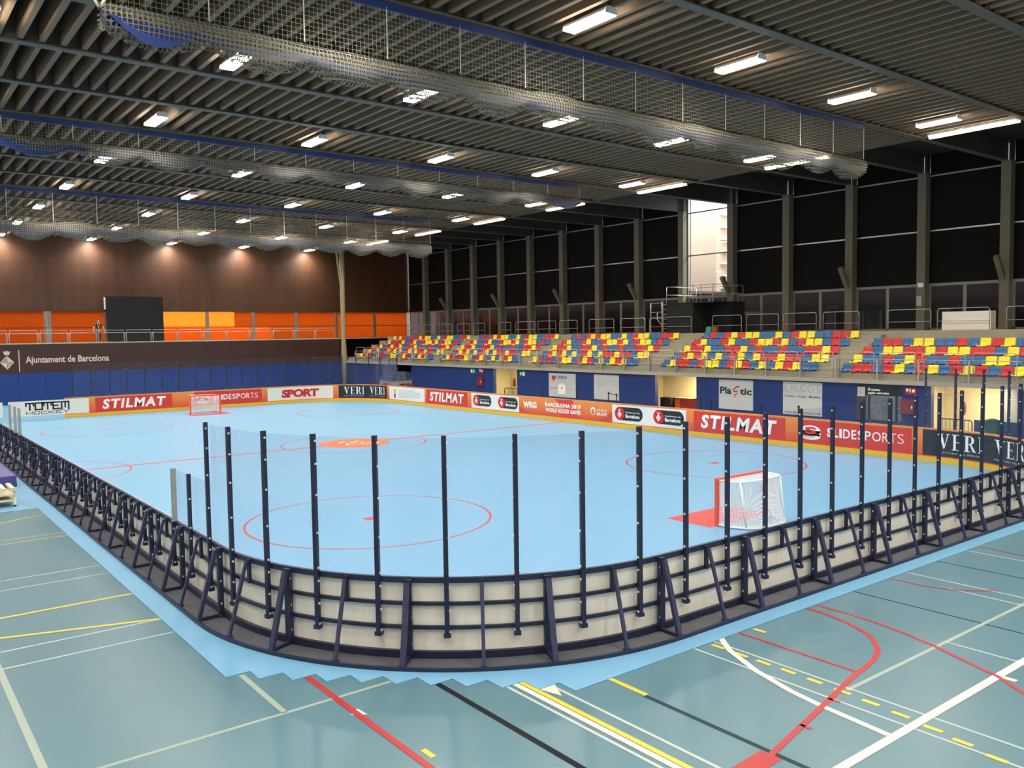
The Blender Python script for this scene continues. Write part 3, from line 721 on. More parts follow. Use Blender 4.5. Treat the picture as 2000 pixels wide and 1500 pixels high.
goal((19.93, 0.0, 0), 0, 'red framed goal with white net just inside the near boards')
goal((-19.32, 0.0, 0), PI, 'small red framed goal with white net at the far end of the rink')

# ------------------------------------------------------------------ grandstand
ROWD, ROWH, ROWZ = 0.85, 0.36, 2.62
XS0, XS1 = -36.6, 30.0
b = MB()
prof = [(18.0, 2.15), (18.0, 2.34), (18.28, 2.34), (18.28, 2.48), (18.12 + 0.18, ROWZ)]
prof = [(17.98, 2.17), (17.98, 2.34), (18.30, 2.34), (18.30, ROWZ)]
for k in range(5):
    prof.append((18.1 + ROWD * (k + 1), ROWZ + ROWH * k)); prof.append((18.1 + ROWD * (k + 1), ROWZ + ROWH * (k + 1)))
prof += [(27.0, ROWZ + ROWH * 5), (27.0, 2.17)]
b.prism(prof, 0, XS0, XS1)
AIS = [(-22.75, -21.6), (-11.85, -10.75), (-1.2, 0.55), (10.22, 11.35)]
for a0, a1 in AIS:
    for k in range(5): b.box(a0 + 0.03, a1 - 0.03, 18.1 + ROWD * (k + 1) - 0.42, 18.1 + ROWD * (k + 1) + 0.01, ROWZ + ROWH * k - 0.02, ROWZ + ROWH * k + 0.18)
struct(b.build('floor_stand_steps', CONC))
b = MB(); b.box(XS0, XS1, 17.955, 17.979, 2.17, 2.335); struct(b.build('trim_60', CONCL))
# blue wall under the stand with its openings
DOORS = [(-28.2, -25.4), (-14.5, -11.85), (0.45, 3.35), (15.6, 18.87)]
b = MB(); x = XG
for a0, a1 in DOORS: b.box(x, a0, YB - 0.0, YB + 0.25, 0, 2.169); x = a1
b.box(x, XS1, YB, YB + 0.25, 0, 2.169)
struct(b.build('wall_right', BLUEWL))
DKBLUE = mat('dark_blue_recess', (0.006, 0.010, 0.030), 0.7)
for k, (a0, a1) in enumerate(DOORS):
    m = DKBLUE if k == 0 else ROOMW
    b = MB(); y1 = 21.4
    x0r, x1r = (a0 - 2.4, a1 + 0.6) if k != 3 else (a0 - 1.0, a1 + 1.2)
    b.box(x0r, x1r, y1, y1 + 0.1, 0, 2.165); b.box(x0r - 0.1, x0r, YB + 0.25, y1, 0, 2.165); b.box(x1r, x1r + 0.1, YB + 0.25, y1, 0, 2.165)
    b.box(x0r, x1r, YB + 0.25, y1, 2.15, 2.165)
    struct(b.build('wall_opening_room_%d' % (k + 1), m))
    if k:
        t = thing('room_lamp', 'ceiling lamp lighting the cream opening, %s opening from the left' % ORD[k + 1], 'lamp', ((a0 + a1) / 2 - 0.5, 19.8, 2.14))
        b = MB(); b.box(-0.6, 0.6, -0.08, 0.08, -0.06, -0.002); b.build('housing', HOUS, t)
        b = MB(); b.box(-0.58, 0.58, -0.07, 0.07, -0.075, -0.061); b.build('diffuser', mat('room_lamp_diffuser', (1.0, 0.80, 0.45), 0.5, emit=75), t)
# partial wall inside the middle opening
b = MB(); b.box(2.0, 3.35, 20.2, 20.3, 0, 2.13); struct(b.build('wall_opening_partition', mat('room_partition', (0.60, 0.52, 0.34), 0.8)))
b = MB(); b.box(17.35, 19.6, 20.6, 20.7, 0, 2.13); struct(b.build('wall_opening_shutter', seam_mat('roller_shutter_grey', (0.30, 0.31, 0.36), [(2, 0.09, 0.0, 0.012)], dark=0.7)))

# seats: prototype, then copies
def seat_mesh():
    mb = MB(); W = 0.215; prof = [(-0.40, 0.045), (-0.385, 0.075), (-0.30, 0.068), (-0.14, 0.050), (-0.065, 0.062), (-0.03, 0.12), (-0.005, 0.24), (0.02, 0.375), (0.028, 0.39)]
    n = 6; rows = []
    for (y, z) in prof:
        r = []
        for i in range(n + 1):
            u = -1 + 2 * i / n; e = abs(u) ** 3
            hh = 0.018 * e
            r.append((u * W * (1 - 0.05 * max(0, (z - 0.3) / 0.09)), y - (0.02 * e if z > 0.09 else 0), z + (hh if z <= 0.09 else 0)))
        rows.append(r)
    m = len(prof); th = 0.018
    vs = [p for r in rows for p in r] + [(p[0], p[1] + (th if p[2] > 0.1 else 0.004), p[2] - (th if p[2] <= 0.1 else 0.0)) for r in rows for p in r]
    o = m * (n + 1); fs = []
    for j in range(m - 1):
        for i in range(n):
            a = j * (n + 1) + i; fs.append((a, a + 1, a + n + 2, a + n + 1)); fs.append((o + a, o + a + n + 1, o + a + n + 2, o + a + 1))
    for j in range(m - 1):
        for i in (0, n):
            a = j * (n + 1) + i; fs.append((a, a + n + 1, o + a + n + 1, o + a) if i == 0 else (a, o + a, o + a + n + 1, a + n + 1))
    for i in range(n):
        fs.append((i, o + i, o + i + 1, i + 1)); a = (m - 1) * (n + 1) + i; fs.append((a, a + 1, o + a + 1, o + a))
    mb.add(vs, fs)
    mb.box(-0.10, 0.10, -0.34, -0.06, 0.0, 0.048)
    return mb
PAT = {5: 'BRBRYRYYBBYBRYYBBRRY', 4: 'RYBBRYBBRYYRYBRYYBRB', 3: 'YRRYBBRRYBRBBRBBRRYR', 2: 'BRYRYBYBRYBYRRYRRBYY', 1: 'BYRRBRYYBRYRBYBYRYBB'}
PATD = {4: 'BRRBYYBBRBYRYBRY', 3: 'RBYYRRYRYYRRBYRB', 2: 'YBBRBYRBBRBBYYBB', 1: 'BRRBRYBRYBRYRBRY'}
PATZ = {5: 'YBYRB', 4: 'BYRBR', 3: 'RYBRB', 2: 'YRBYB', 1: 'YRYRB'}
BLK = [('fifth', 11.35, 16, None), ('fourth', 0.60, 20, None), ('third', -10.80, 20, None), ('second', -21.65, 20, None), ('first', -34.9, 25, None)]
spec = []
for nm, x0, n, _ in BLK:
    for row in range(1, 6):
        if nm == 'fifth' and row == 5: continue
        pat = PATD[row] if nm == 'fifth' else PAT[row]
        if nm == 'first': pat = PATZ[row] + pat
        if nm == 'third' and row == 1: pat = 'YRBRBRYYBRYRBYBYRYBB'
        for i in range(n):
            x = x0 + 0.24 + i * 0.4785
            if nm == 'first': x = x0 + 0.24 + i * 0.4845
            y = 18.1 + ROWD * row - 0.32; z = ROWZ + ROWH * (row - 1)
            spec.append(((x - 32.55) ** 2 + (y + 16.6) ** 2, nm, row, i, x, y, z, pat[i]))
spec.sort()
smb = seat_mesh(); sme = {}
for c in 'YRB':
    sme[c] = smb.mesh('stadium_seat', SEATM[c]); sme[c].polygons.foreach_set('use_smooth', [True] * len(sme[c].polygons))
CN = {'Y': 'yellow', 'R': 'red', 'B': 'blue'}
for d, nm, row, i, x, y, z, c in spec[:300]:
    o = link('stadium_seat', sme[c], None, (x, y, z))
    tag(o, '%s plastic seat, %s from the left in row %s of the %s seating block' % (CN[c], ORD[i + 1], NUM[row], nm), 'stadium seat', 'coloured seats on the stand')
rest = MB()
for d, nm, row, i, x, y, z, c in spec[300:]:
    rest.mi = 'YRB'.index(c); rest.add([(a + x, e + y, g + z) for a, e, g in smb.v], smb.f)
o = rest.build('stadium_seats_beyond', [SEATM['Y'], SEATM['R'], SEATM['B']]); o['kind'] = 'stuff'
tag(o, 'mixed yellow, red and blue seats at the far left of the stand', 'stadium seats')
b = MB(); b.box(-0.11, 0.11, -0.006, 0, 0, 0.16); o = b.build('paper_notice', WHITEB, loc=(9.95, 19.43, 3.13)); o.rotation_euler = (math.radians(-8), 0, 0)
tag(o, 'white paper notice taped on a yellow seat back beside the aisle', 'notice')

# guard rails in front of the first row
GX = [17.1 - 1.91 * k for k in range(-1, 29)]
GX = [19.0] + [17.1, 15.1, 13.3, 11.37, 9.55, 7.67, 5.83, 3.93] + [3.93 - 1.93 * k for k in range(1, 21)]
for i in range(len(GX) - 1):
    x1, x0 = GX[i], GX[i + 1]
    t = thing('guard_rail', 'steel guard rail section at the front of the stand, %s from the right edge' % ORD[i + 1] if i + 1 < len(ORD) else 'farthest steel guard rail section at the front of the stand', 'railing', (x0, 18.07, 2.34), 0, 'guard rails along the front of the stand')
    L = x1 - x0
    b = MB(); b.box(-0.03, 0.03, -0.05, 0.03, -0.16, 0.91); b.build('post', STEEL, t)
    b = MB(); r = 0.018; zt = 1.19
    b.tube([(0.16, -0.02, 0.06), (0.16, -0.02, zt - 0.05), (0.21, -0.02, zt), (L - 0.21, -0.02, zt), (L - 0.16, -0.02, zt - 0.05), (L - 0.16, -0.02, 0.06), (0.16, -0.02, 0.06)], r, 6); b.build('frame', STEEL, t, True)
    b = MB(); b.tube([(0, -0.02, 0.885), (L, -0.02, 0.885)], 0.02, 6); b.build('rail', STEEL, t, True)
# hoop rails behind the top row
HX = [(-34.5, -32.6), (-31.8, -30.2), (-28.9, -27.3), (-26.5, -24.7), (-24.1, -22.6), (-20.6, -19.2), (-18.6, -16.3), (-15.9, -13.9), (-13.5, -11.6), (-10.4, -8.0), (-7.4, -5.2), (-4.8, -1.4), (0.2, 2.25), (2.6, 4.7), (5.0, 7.0), (7.4, 9.4), (10.9, 13.0), (13.3, 15.6), (16.3, 19.0)]
for i, (x0, x1) in enumerate(HX):
    b = MB(); z = 1.0; L = x1 - x0
    b.tube([(0, 0, 0), (0, 0, z - 0.12), (0.035, 0, z - 0.035), (0.12, 0, z), (L - 0.12, 0, z), (L - 0.035, 0, z - 0.035), (L, 0, z - 0.12), (L, 0, 0)], 0.021, 6)
    b.tube([(0, 0, 0.42), (L, 0, 0.42)], 0.016, 6)
    o = b.build('hoop_rail', STEEL, None, True, loc=(x0, 23.3, ROWZ + ROWH * 5))
    tag(o, 'rounded steel hoop rail behind the top seat row, %s from the left' % ORD[i + 1], 'railing', 'hoop rails behind the seats')

# black booth on the top walkway
ZW = ROWZ + ROWH * 5
t = thing('control_booth', 'black curtained control booth with a railed roof at the top of the stand', 'booth', (-3.46, 23.4, ZW))
b = MB(); b.box(0, 2.08, 0, 2.9, 0, 1.80); b.build('curtain', BLACKF, t)
b = MB(); b.box(-0.04, 3.7, -0.04, 2.94, 1.80, 1.86); b.build('roof_deck', BLACKF, t)
b = MB()
for (px, py) in ((0, 0), (1.3, 0), (2.1, 0), (3.62, 0.0), (0, 2.8), (1.3, 2.8), (2.1, 2.8), (3.62, 2.8), (2.7, 0), (2.9, 2.8)): b.tube([(px, py, 1.86), (px, py, 2.86)], 0.02, 6)
for (p, q) in (((0, 0), (3.62, 0)), ((0, 2.8), (3.62, 2.8)), ((0, 0), (0, 2.8)), ((3.62, 0), (3.62, 2.8))):
    for z in (2.86, 2.36): b.tube([(*p, z), (*q, z)], 0.018, 6)
b.build('roof_railing', STEEL, t, True)
b = MB(); b.box(2.08, 3.66, 1.6, 2.9, 0, 1.795); b.build('side_curtain', BLACKF, t)
t = thing('access_ladder', 'grey metal ladder standing left of the black control booth', 'ladder', (-5.35, 24.0, ZW))
b = MB()
for px in (0, 0.95): b.tube([(px, 0, 0), (px, 0, 1.95)], 0.022, 6)
b.build('stile', STEEL, t, True)
b = MB()
for z in (0.95, 1.35, 1.93): b.tube([(0, 0, z), (0.95, 0, z)], 0.016, 6)
b.tube([(0.95, 0, 0.5), (0.55, 0, 0.9), (0.55, 0, 1.3)], 0.02, 6)
for z in (0.3, 0.6, 0.9, 1.2, 1.5, 1.8): b.tube([(1.02, 0, z), (1.42, 0.0, z)], 0.018, 6)
b.build('rung', STEEL, t, True)
for xx, m, l in ((-0.95, mat('mint_plastic', (0.10, 0.42, 0.33), 0.5), 'mint green bag standing on the walkway beside the black booth'), (-0.5, mat('rust_plastic', (0.38, 0.10, 0.03), 0.5), 'orange bag standing on the walkway beside the mint green bag')):
    b = MB(); b.prism([(-0.19, 0), (0.19, 0), (0.17, 0.32), (0.10, 0.38), (-0.11, 0.37), (-0.17, 0.30)], 1, -0.12, 0.12); tag(b.build('storage_bag', m, loc=(xx, 24.4, ZW)), l, 'bag')
t = thing('stacked_boards', 'two beige boards stacked upright like a counter at the top right of the stand', 'boards', (13.17, 24.0, ZW))
b = MB(); b.box(0, 2.12, 0, 0.5, 0, 0.42); b.build('lower_board', CREAMP, t)
b = MB(); b.box(0, 2.12, 0.03, 0.47, 0.44, 0.86); b.build('upper_board', CREAMP, t)
b = MB(); b.box(2.125, 2.19, 0.0, 0.5, 0, 0.86); b.build('end_panel', CREAMP, t)

# ------------------------------------------------------------------ glazed wall with columns
Z_SILL, Z_TR, Z_B1, Z_B2 = 4.42, 6.80, 9.48, 12.25
for i in range(14):
    x = 14.75 - 4.0 * i
    t = thing('concrete_column', 'grey concrete column against the dark glazed wall, %s from the right' % ORD[i + 1], 'column', (x, 27.02, ZW), 0, 'columns of the glazed wall')
    b = MB(); b.box(-0.22, 0.22, -0.27, 0.27, 0, Z_B2 + 0.13 - ZW); b.build('shaft', CONCC, t)
    b = MB(); b.box(0.10, 0.2, -0.20, 0.27, Z_B2 + 0.13 - ZW, 13.34 - ZW); b.build('upper_shaft', FASC, t)
    if i % 2 == 0:
        b = MB(); b.bar((-0.08, -0.2, 2.35), (-0.08, -0.95, 3.45), 0.24, 0.20); b.build('bracket_arm', CONCC, t)
    elif i == 1:
        b = MB(); b.box(-0.16, 0.10, -0.36, -0.271, 1.25, 1.75); b.build('junction_box', GREYP, t)
        b = MB(); b.box(-0.12, 0.16, -0.33, -0.271, 2.20, 2.42); b.build('emergency_light', HOUS, t)
for i in range(15):
    x1 = 14.75 + 4 - 4.0 * i - 0.22; x0 = 14.75 - 4.0 * i + 0.22
    if i == 14: x0 = XF + 0.05
    bright = (i == 5)
    t = bpy.data.objects.new('window_%d' % (i + 1), None); COL.objects.link(t); struct(t); t.location = (0, 0, 0)
    fy0, fy1 = 27.20, 27.28
    b = MB()
    b.box(x0, x1, fy0 - 0.04, fy1, Z_TR - 0.14, Z_TR); b.box(x0, x1, fy0, fy1, Z_SILL, Z_SILL + 0.09)
    b.box(x0, x0 + 0.10, fy0, fy1, Z_SILL, Z_TR); b.box(x1 - 0.10, x1, fy0, fy1, Z_SILL, Z_TR)
    xm = (x0 + x1) / 2; b.box(xm - 0.08, xm + 0.08, fy0, fy1, Z_SILL, Z_TR)
    b.box(x1 - 0.04, x1, fy0, fy1, Z_TR, 13.34)
    if bright: b.box(x0, x0 + 0.05, fy0, fy1, Z_TR, 13.34); b.box(x0 + 0.2, x0 + 0.25, fy0, fy1, Z_TR, 13.34)
    b.build('frame', FRAME, t)
    b = MB()
    for z in (Z_B1, Z_B2): b.box(x0, x1, fy0 - 0.02, fy0 + 0.03, z - 0.035, z + 0.035)
    b.build('bar', BARM if not bright else FRAME, t)
    b = MB(); b.quad((x0 + 0.1, 27.24, Z_SILL + 0.09), (x1 - 0.1, 27.24, Z_SILL + 0.09), (x1 - 0.1, 27.24, Z_TR - 0.14), (x0 + 0.1, 27.24, Z_TR - 0.14)); b.build('glass', GLASSW, t)
    b = MB()
    if not bright:
        for za, zb in ((Z_TR, Z_B1 - 0.035), (Z_B1 + 0.035, Z_B2 - 0.035), (Z_B2 + 0.035, 13.34)): b.box(x0, x1 - 0.04, 27.21, 27.225, za, zb)
        b.build('blind', BLIND, t)
    else:
        b.quad((x0 + 0.25, 27.25, Z_TR), (x1 - 0.04, 27.25, Z_TR), (x1 - 0.04, 27.25, 13.34), (x0 + 0.25, 27.25, 13.34)); b.build('upper_glass', glass_mat('clear_window_glass', (0.92, 0.93, 0.92), 0.6), t)
b = MB(); b.box(XF, XN, 27.29, 27.5, 0, Z_SILL); b.box(19.0, XN, 27.29, 27.5, 0, 13.4); struct(b.build('wall_window_sill', CONCC))
b = MB(); b.box(19.0, 30.0, 27.0, 27.2, ZW, 13.3); struct(b.build('wall_window_end', BLIND))

# outside the glazed wall
b = MB(); b.box(-45, 25, 27.5, 60, 4.1, 4.38); struct(b.build('floor_outside_walkway', GROUND))
b = MB(); b.box(-45, -5.0, 27.6, 32.5, 7.05, 7.2); b.box(-2.0, 25, 27.6, 32.4, 7.05, 7.2); struct(b.build('ceiling_added_sky_shade', DKBRICK))  # unseen plates added to keep sky light out behind the lower glazing
b = MB(); b.box(-45, 25, 33, 33.3, 4.38, 7.1); b.box(0.5, 25, 33, 33.3, 7.1, 16); struct(b.build('wall_outside', DKBRICK))
t = thing('neighbour_building', 'sunlit pink rendered building seen through the one uncovered window', 'building', (-12, 34.0, 7.1))
b = MB(); b.box(-20, 3.9, 0, 3.0, -2.7, 12.0); b.build('wall', PINKW, t)
b = MB()
for z in (0.55, 1.45, 2.35, 3.25, 4.15, 5.05, 5.95): b.box(3.9, 5.2, 0.4, 1.2, z, z + 0.06)
b.build('louvre', LOUV, t)
b = MB(); b.box(4.0, 12, 2.5, 2.8, -2.7, 8.0); b.build('side_wall', LOUV, t)
OUTP = [(5.6, 31.5, 0.9, 1.25, mat('outside_grey_panel', (0.55, 0.56, 0.62), 0.6), 'pale grey panel'), (12.2, 31.8, 0.75, 0.55, mat('outside_orange_panel', (0.62, 0.26, 0.10), 0.6), 'orange panel'), (14.6, 32.0, 0.7, 0.5, MATS['outside_orange_panel'], 'orange panel'), (9.2, 32.2, 0.9, 1.4, mat('outside_cream_panel', (0.60, 0.50, 0.38), 0.6), 'cream panel'), (4.2, 32.2, 0.6, 1.5, mat('outside_white_panel', (0.5, 0.5, 0.5), 0.6), 'white panel'), (2.2, 32.4, 0.6, 1.6, MATS['outside_white_panel'], 'white panel'), (17.0, 32.0, 0.6, 1.2, MATS['outside_grey_panel'], 'pale grey panel')]
for k, (xx, yy, w, h, m, l) in enumerate(OUTP):
    b = MB(); b.box(-w / 2, w / 2, -0.1, 0.1, 0, h); b.box(-w / 2 + 0.05, w / 2 - 0.05, -0.13, -0.1, 0.05, h - 0.05); tag(b.build('display_board', m, loc=(xx, yy, 4.38)), '%s standing outside the lower glazing, %s from the left' % (l, ORD[[3, 5, 6, 4, 2, 1, 7][k]]), 'panel')
b = MB(); b.box(-40, 20, 29.6, 29.68, 5.55, 5.75); tag(b.build('outdoor_handrail', GREYP), 'long grey handrail band outside the lower glazing', 'handrail')

# ------------------------------------------------------------------ far end: blue wall, gallery, orange glazing
b = MB(); b.box(XG - 0.3, XG, YL, YB, 0, 2.2); struct(b.build('wall_far_lower', BLUEW))
b = MB(); b.box(XG - 0.3, XG, YL, YB, 2.2, 4.28); struct(b.build('wall_far_parapet', RUSTL))
b = MB(); b.box(XF - 0.2, XG + 0.02, YL, YB + 0.2, 4.28, 4.36); b.box(XF - 0.2, XG - 0.3, YB + 0.2, 27.3, 4.28, 4.36); struct(b.build('floor_gallery', CONCL))
b = MB(); b.box(XF - 0.3, XF, YL, YW + 0.2, 6.76, 13.4); struct(b.build('wall_far_upper', RUST))
b = MB(); b.box(XF - 0.3, XF, YL, YW + 0.2, 0, 4.36); struct(b.build('wall_far_base', RUSTL))
for i in range(13):
    y0 = -4.7 + 4 * (i - 5) ; y1 = y0 + 4
    t = bpy.data.objects.new('window_%d' % (i + 21), None); COL.objects.link(t); struct(t)
    b = MB(); b.box(XF - 0.12, XF + 0.02, y0 - 0.14, y0 + 0.14, 4.36, 6.76); b.build('mullion', FRAME, t)
    b = MB(); b.box(XF - 0.10, XF - 0.05, y0 + 0.14, y1 - 0.14, 5.50, 5.54); b.build('bar', DKBRICK, t)
    b = MB(); ye = y1 - 0.14 - (0.22 if i in (4, 12) else 0.0)
    b.quad((XF - 0.08, y0 + 0.14, 4.36), (XF - 0.08, ye, 4.36), (XF - 0.08, ye, 6.76), (XF - 0.08, y0 + 0.14, 6.76)); b.build('orange_pane', ORANGE, t)
b = MB(); b.box(-90, XF - 0.3, -40, 60, 3.9, 4.1); struct(b.build('floor_outside_far', GROUND))
b = MB(); b.box(-58, -52, -40, 2.5, 4.1, 11); tag(b.build('added_shade_block', DKBRICK), 'added dark block dimming the left orange panes from outside', 'building')  # made-up block, hides the sky so the left panes go darker
b = MB(); b.box(-60, -54, 16.5, 45, 4.1, 11.5); tag(b.build('added_shade_block', DKBRICK), 'added dark block dimming the right orange panes from outside', 'building')  # made-up block that darkens the right panes the same way
b = MB(); b.box(-56, -50, 2.5, 16.5, 4.1, 5.6); tag(b.build('added_shade_block', mat('added_low_block', (0.45, 0.38, 0.3), 0.9)), 'added low block toning the middle orange panes from outside', 'building')  # added low block, leaves the sky bright above it in the middle panes
# gallery railing
for i in range(15):
    y0 = -11.9 + 1.95 * i
    t = thing('gallery_rail', 'thin grey gallery railing section at the far end, %s from the left' % ORD[i + 1], 'railing', (XG - 0.08, y0, 4.36), 0, 'gallery railings at the far end')
    b = MB(); b.tube([(0, 0, 0), (0, 0, 0.72)], 0.022, 6); b.tube([(0, 0.12, 0), (0, 0.12, 0.72)], 0.022, 6); b.build('post', STEEL, t, True)
    b = MB(); b.tube([(0, 0, 0.70), (0, 1.95, 0.70)], 0.024, 6); b.build('rail', STEEL, t, True)
    b = MB(); b.tube([(0, 0.16, 0.05), (0, 0.16, 0.9), (0, 1.9, 0.9), (0, 1.9, 0.05)], 0.016, 6); b.build('frame', STEEL, t, True)
# big screen
t = thing('video_screen', 'large blank black video screen standing on the far gallery', 'screen', (-39.5, -0.88, 4.36))
b = MB(); b.box(-0.25, 0, 0, 4.25, 0.05, 3.56); b.build('panel', SCREENM, t)
b = MB(); b.box(-0.6, -0.25, 0.3, 0.5, 0, 2.6); b.box(-0.6, -0.25, 3.7, 3.9, 0, 2.6); b.box(-0.9, 0.0, 0.1, 4.15, 0, 0.05); b.build('stand', SCREENM, t)
o = MB(); o.box(-0.12, 0.0, 0, 0.30, 0, 0.95); o.mi = 1; o.box(0.0, 0.02, 0.04, 0.26, 0.05, 0.9)
tag(o.build('wall_speaker', [HOUS, WHITEB], loc=(XF + 0.14, -0.80, 6.93)), 'white box speaker on the brown wall left of the black screen', 'speaker')
# lettering and crest on the parapet
def FM(s, o, z): return (XG + 0.004 + o, s, z)
PARL = mat('parapet_lettering', (0.62, 0.50, 0.42), 0.6)
f = Flat(FM); f.text('Ajuntament de Barcelona', -6.93, -1.38, 2.78, 3.42, 0.0, bold=0.022)
tag(f.b.build('wall_lettering', PARL), 'pale council lettering on the brown gallery parapet', 'lettering')
f = Flat(FM); f.line([(-7.33, 2.32), (-7.33, 3.88)], 0.06, 0.0); tag(f.b.build('lettering_divider', PARL), 'thin pale upright line beside the council lettering', 'line')
t = thing('city_crest', 'pale diamond city crest with a crown on the brown parapet', 'crest', (0, 0, 0))
f = Flat(FM); f.poly([(-8.08, 3.50), (-8.52, 3.02), (-8.08, 2.52), (-7.64, 3.02)], 0.0); f.build('shield', PARL, t)
f = Flat(FM); f.poly([(-8.22, 3.54), (-7.94, 3.54), (-7.84, 3.84), (-7.98, 3.76), (-8.08, 3.88), (-8.18, 3.76), (-8.32, 3.84)], 0.0); f.build('crown', PARL, t)
f = Flat(FM)
for dy in (-0.28, -0.19, -0.10, 0.0, 0.10, 0.19, 0.28):
    hh = 0.40 - abs(dy); f.line([(-8.08 + dy, 3.05), (-8.08 + dy, 3.02 + hh)] if dy < 0.05 else [(-8.08 + dy, 3.02 - hh), (-8.08 + dy, 2.99)], 0.035, 0.004)
f.line([(-8.46, 3.02), (-7.70, 3.02)], 0.03, 0.004); f.line([(-8.08, 2.62), (-8.08, 3.42)], 0.03, 0.004); f.build('shield_bars', RUSTL, t)
# column standing at the end of the stand
t = thing('steel_column', 'pale yellowish column with a forked head at the far end of the stand', 'column', (-36.75, 17.98, 0))
b = MB(); b.tube([(0, 0, 0.0), (0, 0, 2.3), (0, 0, 4.2), (0, 0, 8.0), (0, 0, 12.3)], [0.24, 0.30, 0.20, 0.21, 0.23], 14); b.build('shaft', YCOL, t, True)
b = MB(); b.bar((0.0, -0.05, 8.2), (0.0, -0.55, 12.3), 0.12, 0.12); b.build('fork_arm', YCOL, t)

# person on the gallery
def skin_body(name, chain, edges_, m, parent, lvl=1):
    me = bpy.data.meshes.new(name); me.from_pydata([c[:3] for c in chain], edges_, []); me.materials.append(m)
    o = link(name, me, parent)
    sk = o.modifiers.new('skin', 'SKIN'); sk.use_smooth_shade = True
    for v, c in zip(me.skin_vertices[0].data, chain): v.radius = (c[3], c[4] if len(c) > 4 else c[3])
    me.skin_vertices[0].data[0].use_root = True
    su = o.modifiers.new('sub', 'SUBSURF'); su.levels = lvl; su.render_levels = lvl
    return o
pt = thing('person', 'person in a black t-shirt and dark trousers leaning both arms on the gallery railing', 'person', (-37.55, -1.95, 4.36))
# local: +x towards the rink (facing it), y to the person's left
body = [(0, 0, 0.86, 0.13, 0.16), (0.02, 0, 1.05, 0.105, 0.14), (0.05, 0, 1.22, 0.12, 0.17), (0.07, 0, 1.35, 0.10, 0.15), (0.09, 0, 1.44, 0.052), (0.11, 0, 1.50, 0.055), (0.12, 0, 1.57, 0.082, 0.075), (0.115, 0, 1.655, 0.078, 0.072),
        (0.07, 0.19, 1.34, 0.058), (0.10, 0.33, 1.13, 0.045), (0.28, 0.36, 0.93, 0.036), (0.33, 0.36, 0.76, 0.032), (0.07, -0.19, 1.34, 0.058), (0.10, -0.33, 1.13, 0.045), (0.28, -0.36, 0.93, 0.036), (0.33, -0.36, 0.76, 0.032),
        (0.0, 0.10, 0.76, 0.092), (0.02, 0.12, 0.46, 0.062), (-0.01, 0.13, 0.10, 0.042), (0.10, 0.14, 0.04, 0.036), (0.0, -0.10, 0.76, 0.092), (0.02, -0.12, 0.46, 0.062), (-0.01, -0.13, 0.10, 0.042), (0.10, -0.14, 0.04, 0.036)]
ed = [(0, 1), (1, 2), (2, 3), (3, 4), (4, 5), (5, 6), (6, 7), (3, 8), (8, 9), (9, 10), (10, 11), (3, 12), (12, 13), (13, 14), (14, 15), (0, 16), (16, 17), (17, 18), (18, 19), (0, 20), (20, 21), (21, 22), (22, 23)]
skin_body('body', body, ed, SKINM, pt, 2)
shirt = [(0.015, 0, 0.93, 0.145, 0.175), (0.02, 0, 1.05, 0.13, 0.165), (0.05, 0, 1.22, 0.14, 0.19), (0.07, 0, 1.36, 0.115, 0.165), (0.085, 0, 1.42, 0.07), (0.07, 0.19, 1.35, 0.078), (0.09, 0.30, 1.19, 0.066), (0.07, -0.19, 1.35, 0.078), (0.09, -0.30, 1.19, 0.066)]
skin_body('t_shirt', shirt, [(0, 1), (1, 2), (2, 3), (3, 4), (3, 5), (5, 6), (3, 7), (7, 8)], SHIRT, pt, 2)
trou = [(0, 0, 0.90, 0.14, 0.17), (0.0, 0.10, 0.76, 0.108), (0.02, 0.12, 0.46, 0.082), (-0.01, 0.13, 0.10, 0.07), (0.0, -0.10, 0.76, 0.108), (0.02, -0.12, 0.46, 0.082), (-0.01, -0.13, 0.10, 0.07)]
skin_body('trousers', trou, [(0, 1), (1, 2), (2, 3), (0, 4), (4, 5), (5, 6)], TROUS, pt, 2)
hair = [(0.085, 0, 1.63, 0.078, 0.08), (0.10, 0, 1.70, 0.07, 0.072)]
skin_body('hair', hair, [(0, 1)], HAIRM, pt, 2)
for s in (-1, 1):
    me = []; e = []
    wr = (0.33, 0.36 * s, 0.765)
    pts = [(*wr, 0.028), (wr[0] + 0.05, wr[1], wr[2] - 0.005, 0.032)]; e = [(0, 1)]
    for k, (dy, ln) in enumerate(((-0.03, 0.075), (-0.01, 0.085), (0.01, 0.082), (0.03, 0.065))):
        i0 = len(pts); pts += [(wr[0] + 0.075, wr[1] + dy, wr[2], 0.010), (wr[0] + 0.075 + ln * 0.6, wr[1] + dy * 1.15, wr[2] - 0.015, 0.009), (wr[0] + 0.07 + ln * 0.75, wr[1] + dy * 1.15, wr[2] - 0.05, 0.008)]
        e += [(1, i0), (i0, i0 + 1), (i0 + 1, i0 + 2)]
    i0 = len(pts); pts += [(wr[0] + 0.04, wr[1] - s * 0.045, wr[2] - 0.01, 0.011), (wr[0] + 0.08, wr[1] - s * 0.06, wr[2] - 0.03, 0.009)]; e += [(1, i0), (i0, i0 + 1)]
    skin_body('hand', pts, e, SKINM, pt, 1)
b = MB(); b.box(0.195, 0.21, -0.03, 0.03, 1.0, 1.10); b.tube([(0.18, -0.07, 1.40), (0.205, -0.02, 1.10), (0.205, 0.02, 1.10), (0.18, 0.07, 1.40)], 0.008, 6); b.build('lanyard', WHITEB, pt)
b = MB()
for s in (-1, 1): b.add([(0.190, s * 0.028 - 0.011, 1.618), (0.190, s * 0.028 + 0.011, 1.618), (0.190, s * 0.028 + 0.011, 1.630), (0.190, s * 0.028 - 0.011, 1.630)], [(0, 1, 2, 3)])
b.box(0.182, 0.190, -0.024, 0.024, 1.553, 1.561); b.build('face_features', HAIRM, pt)
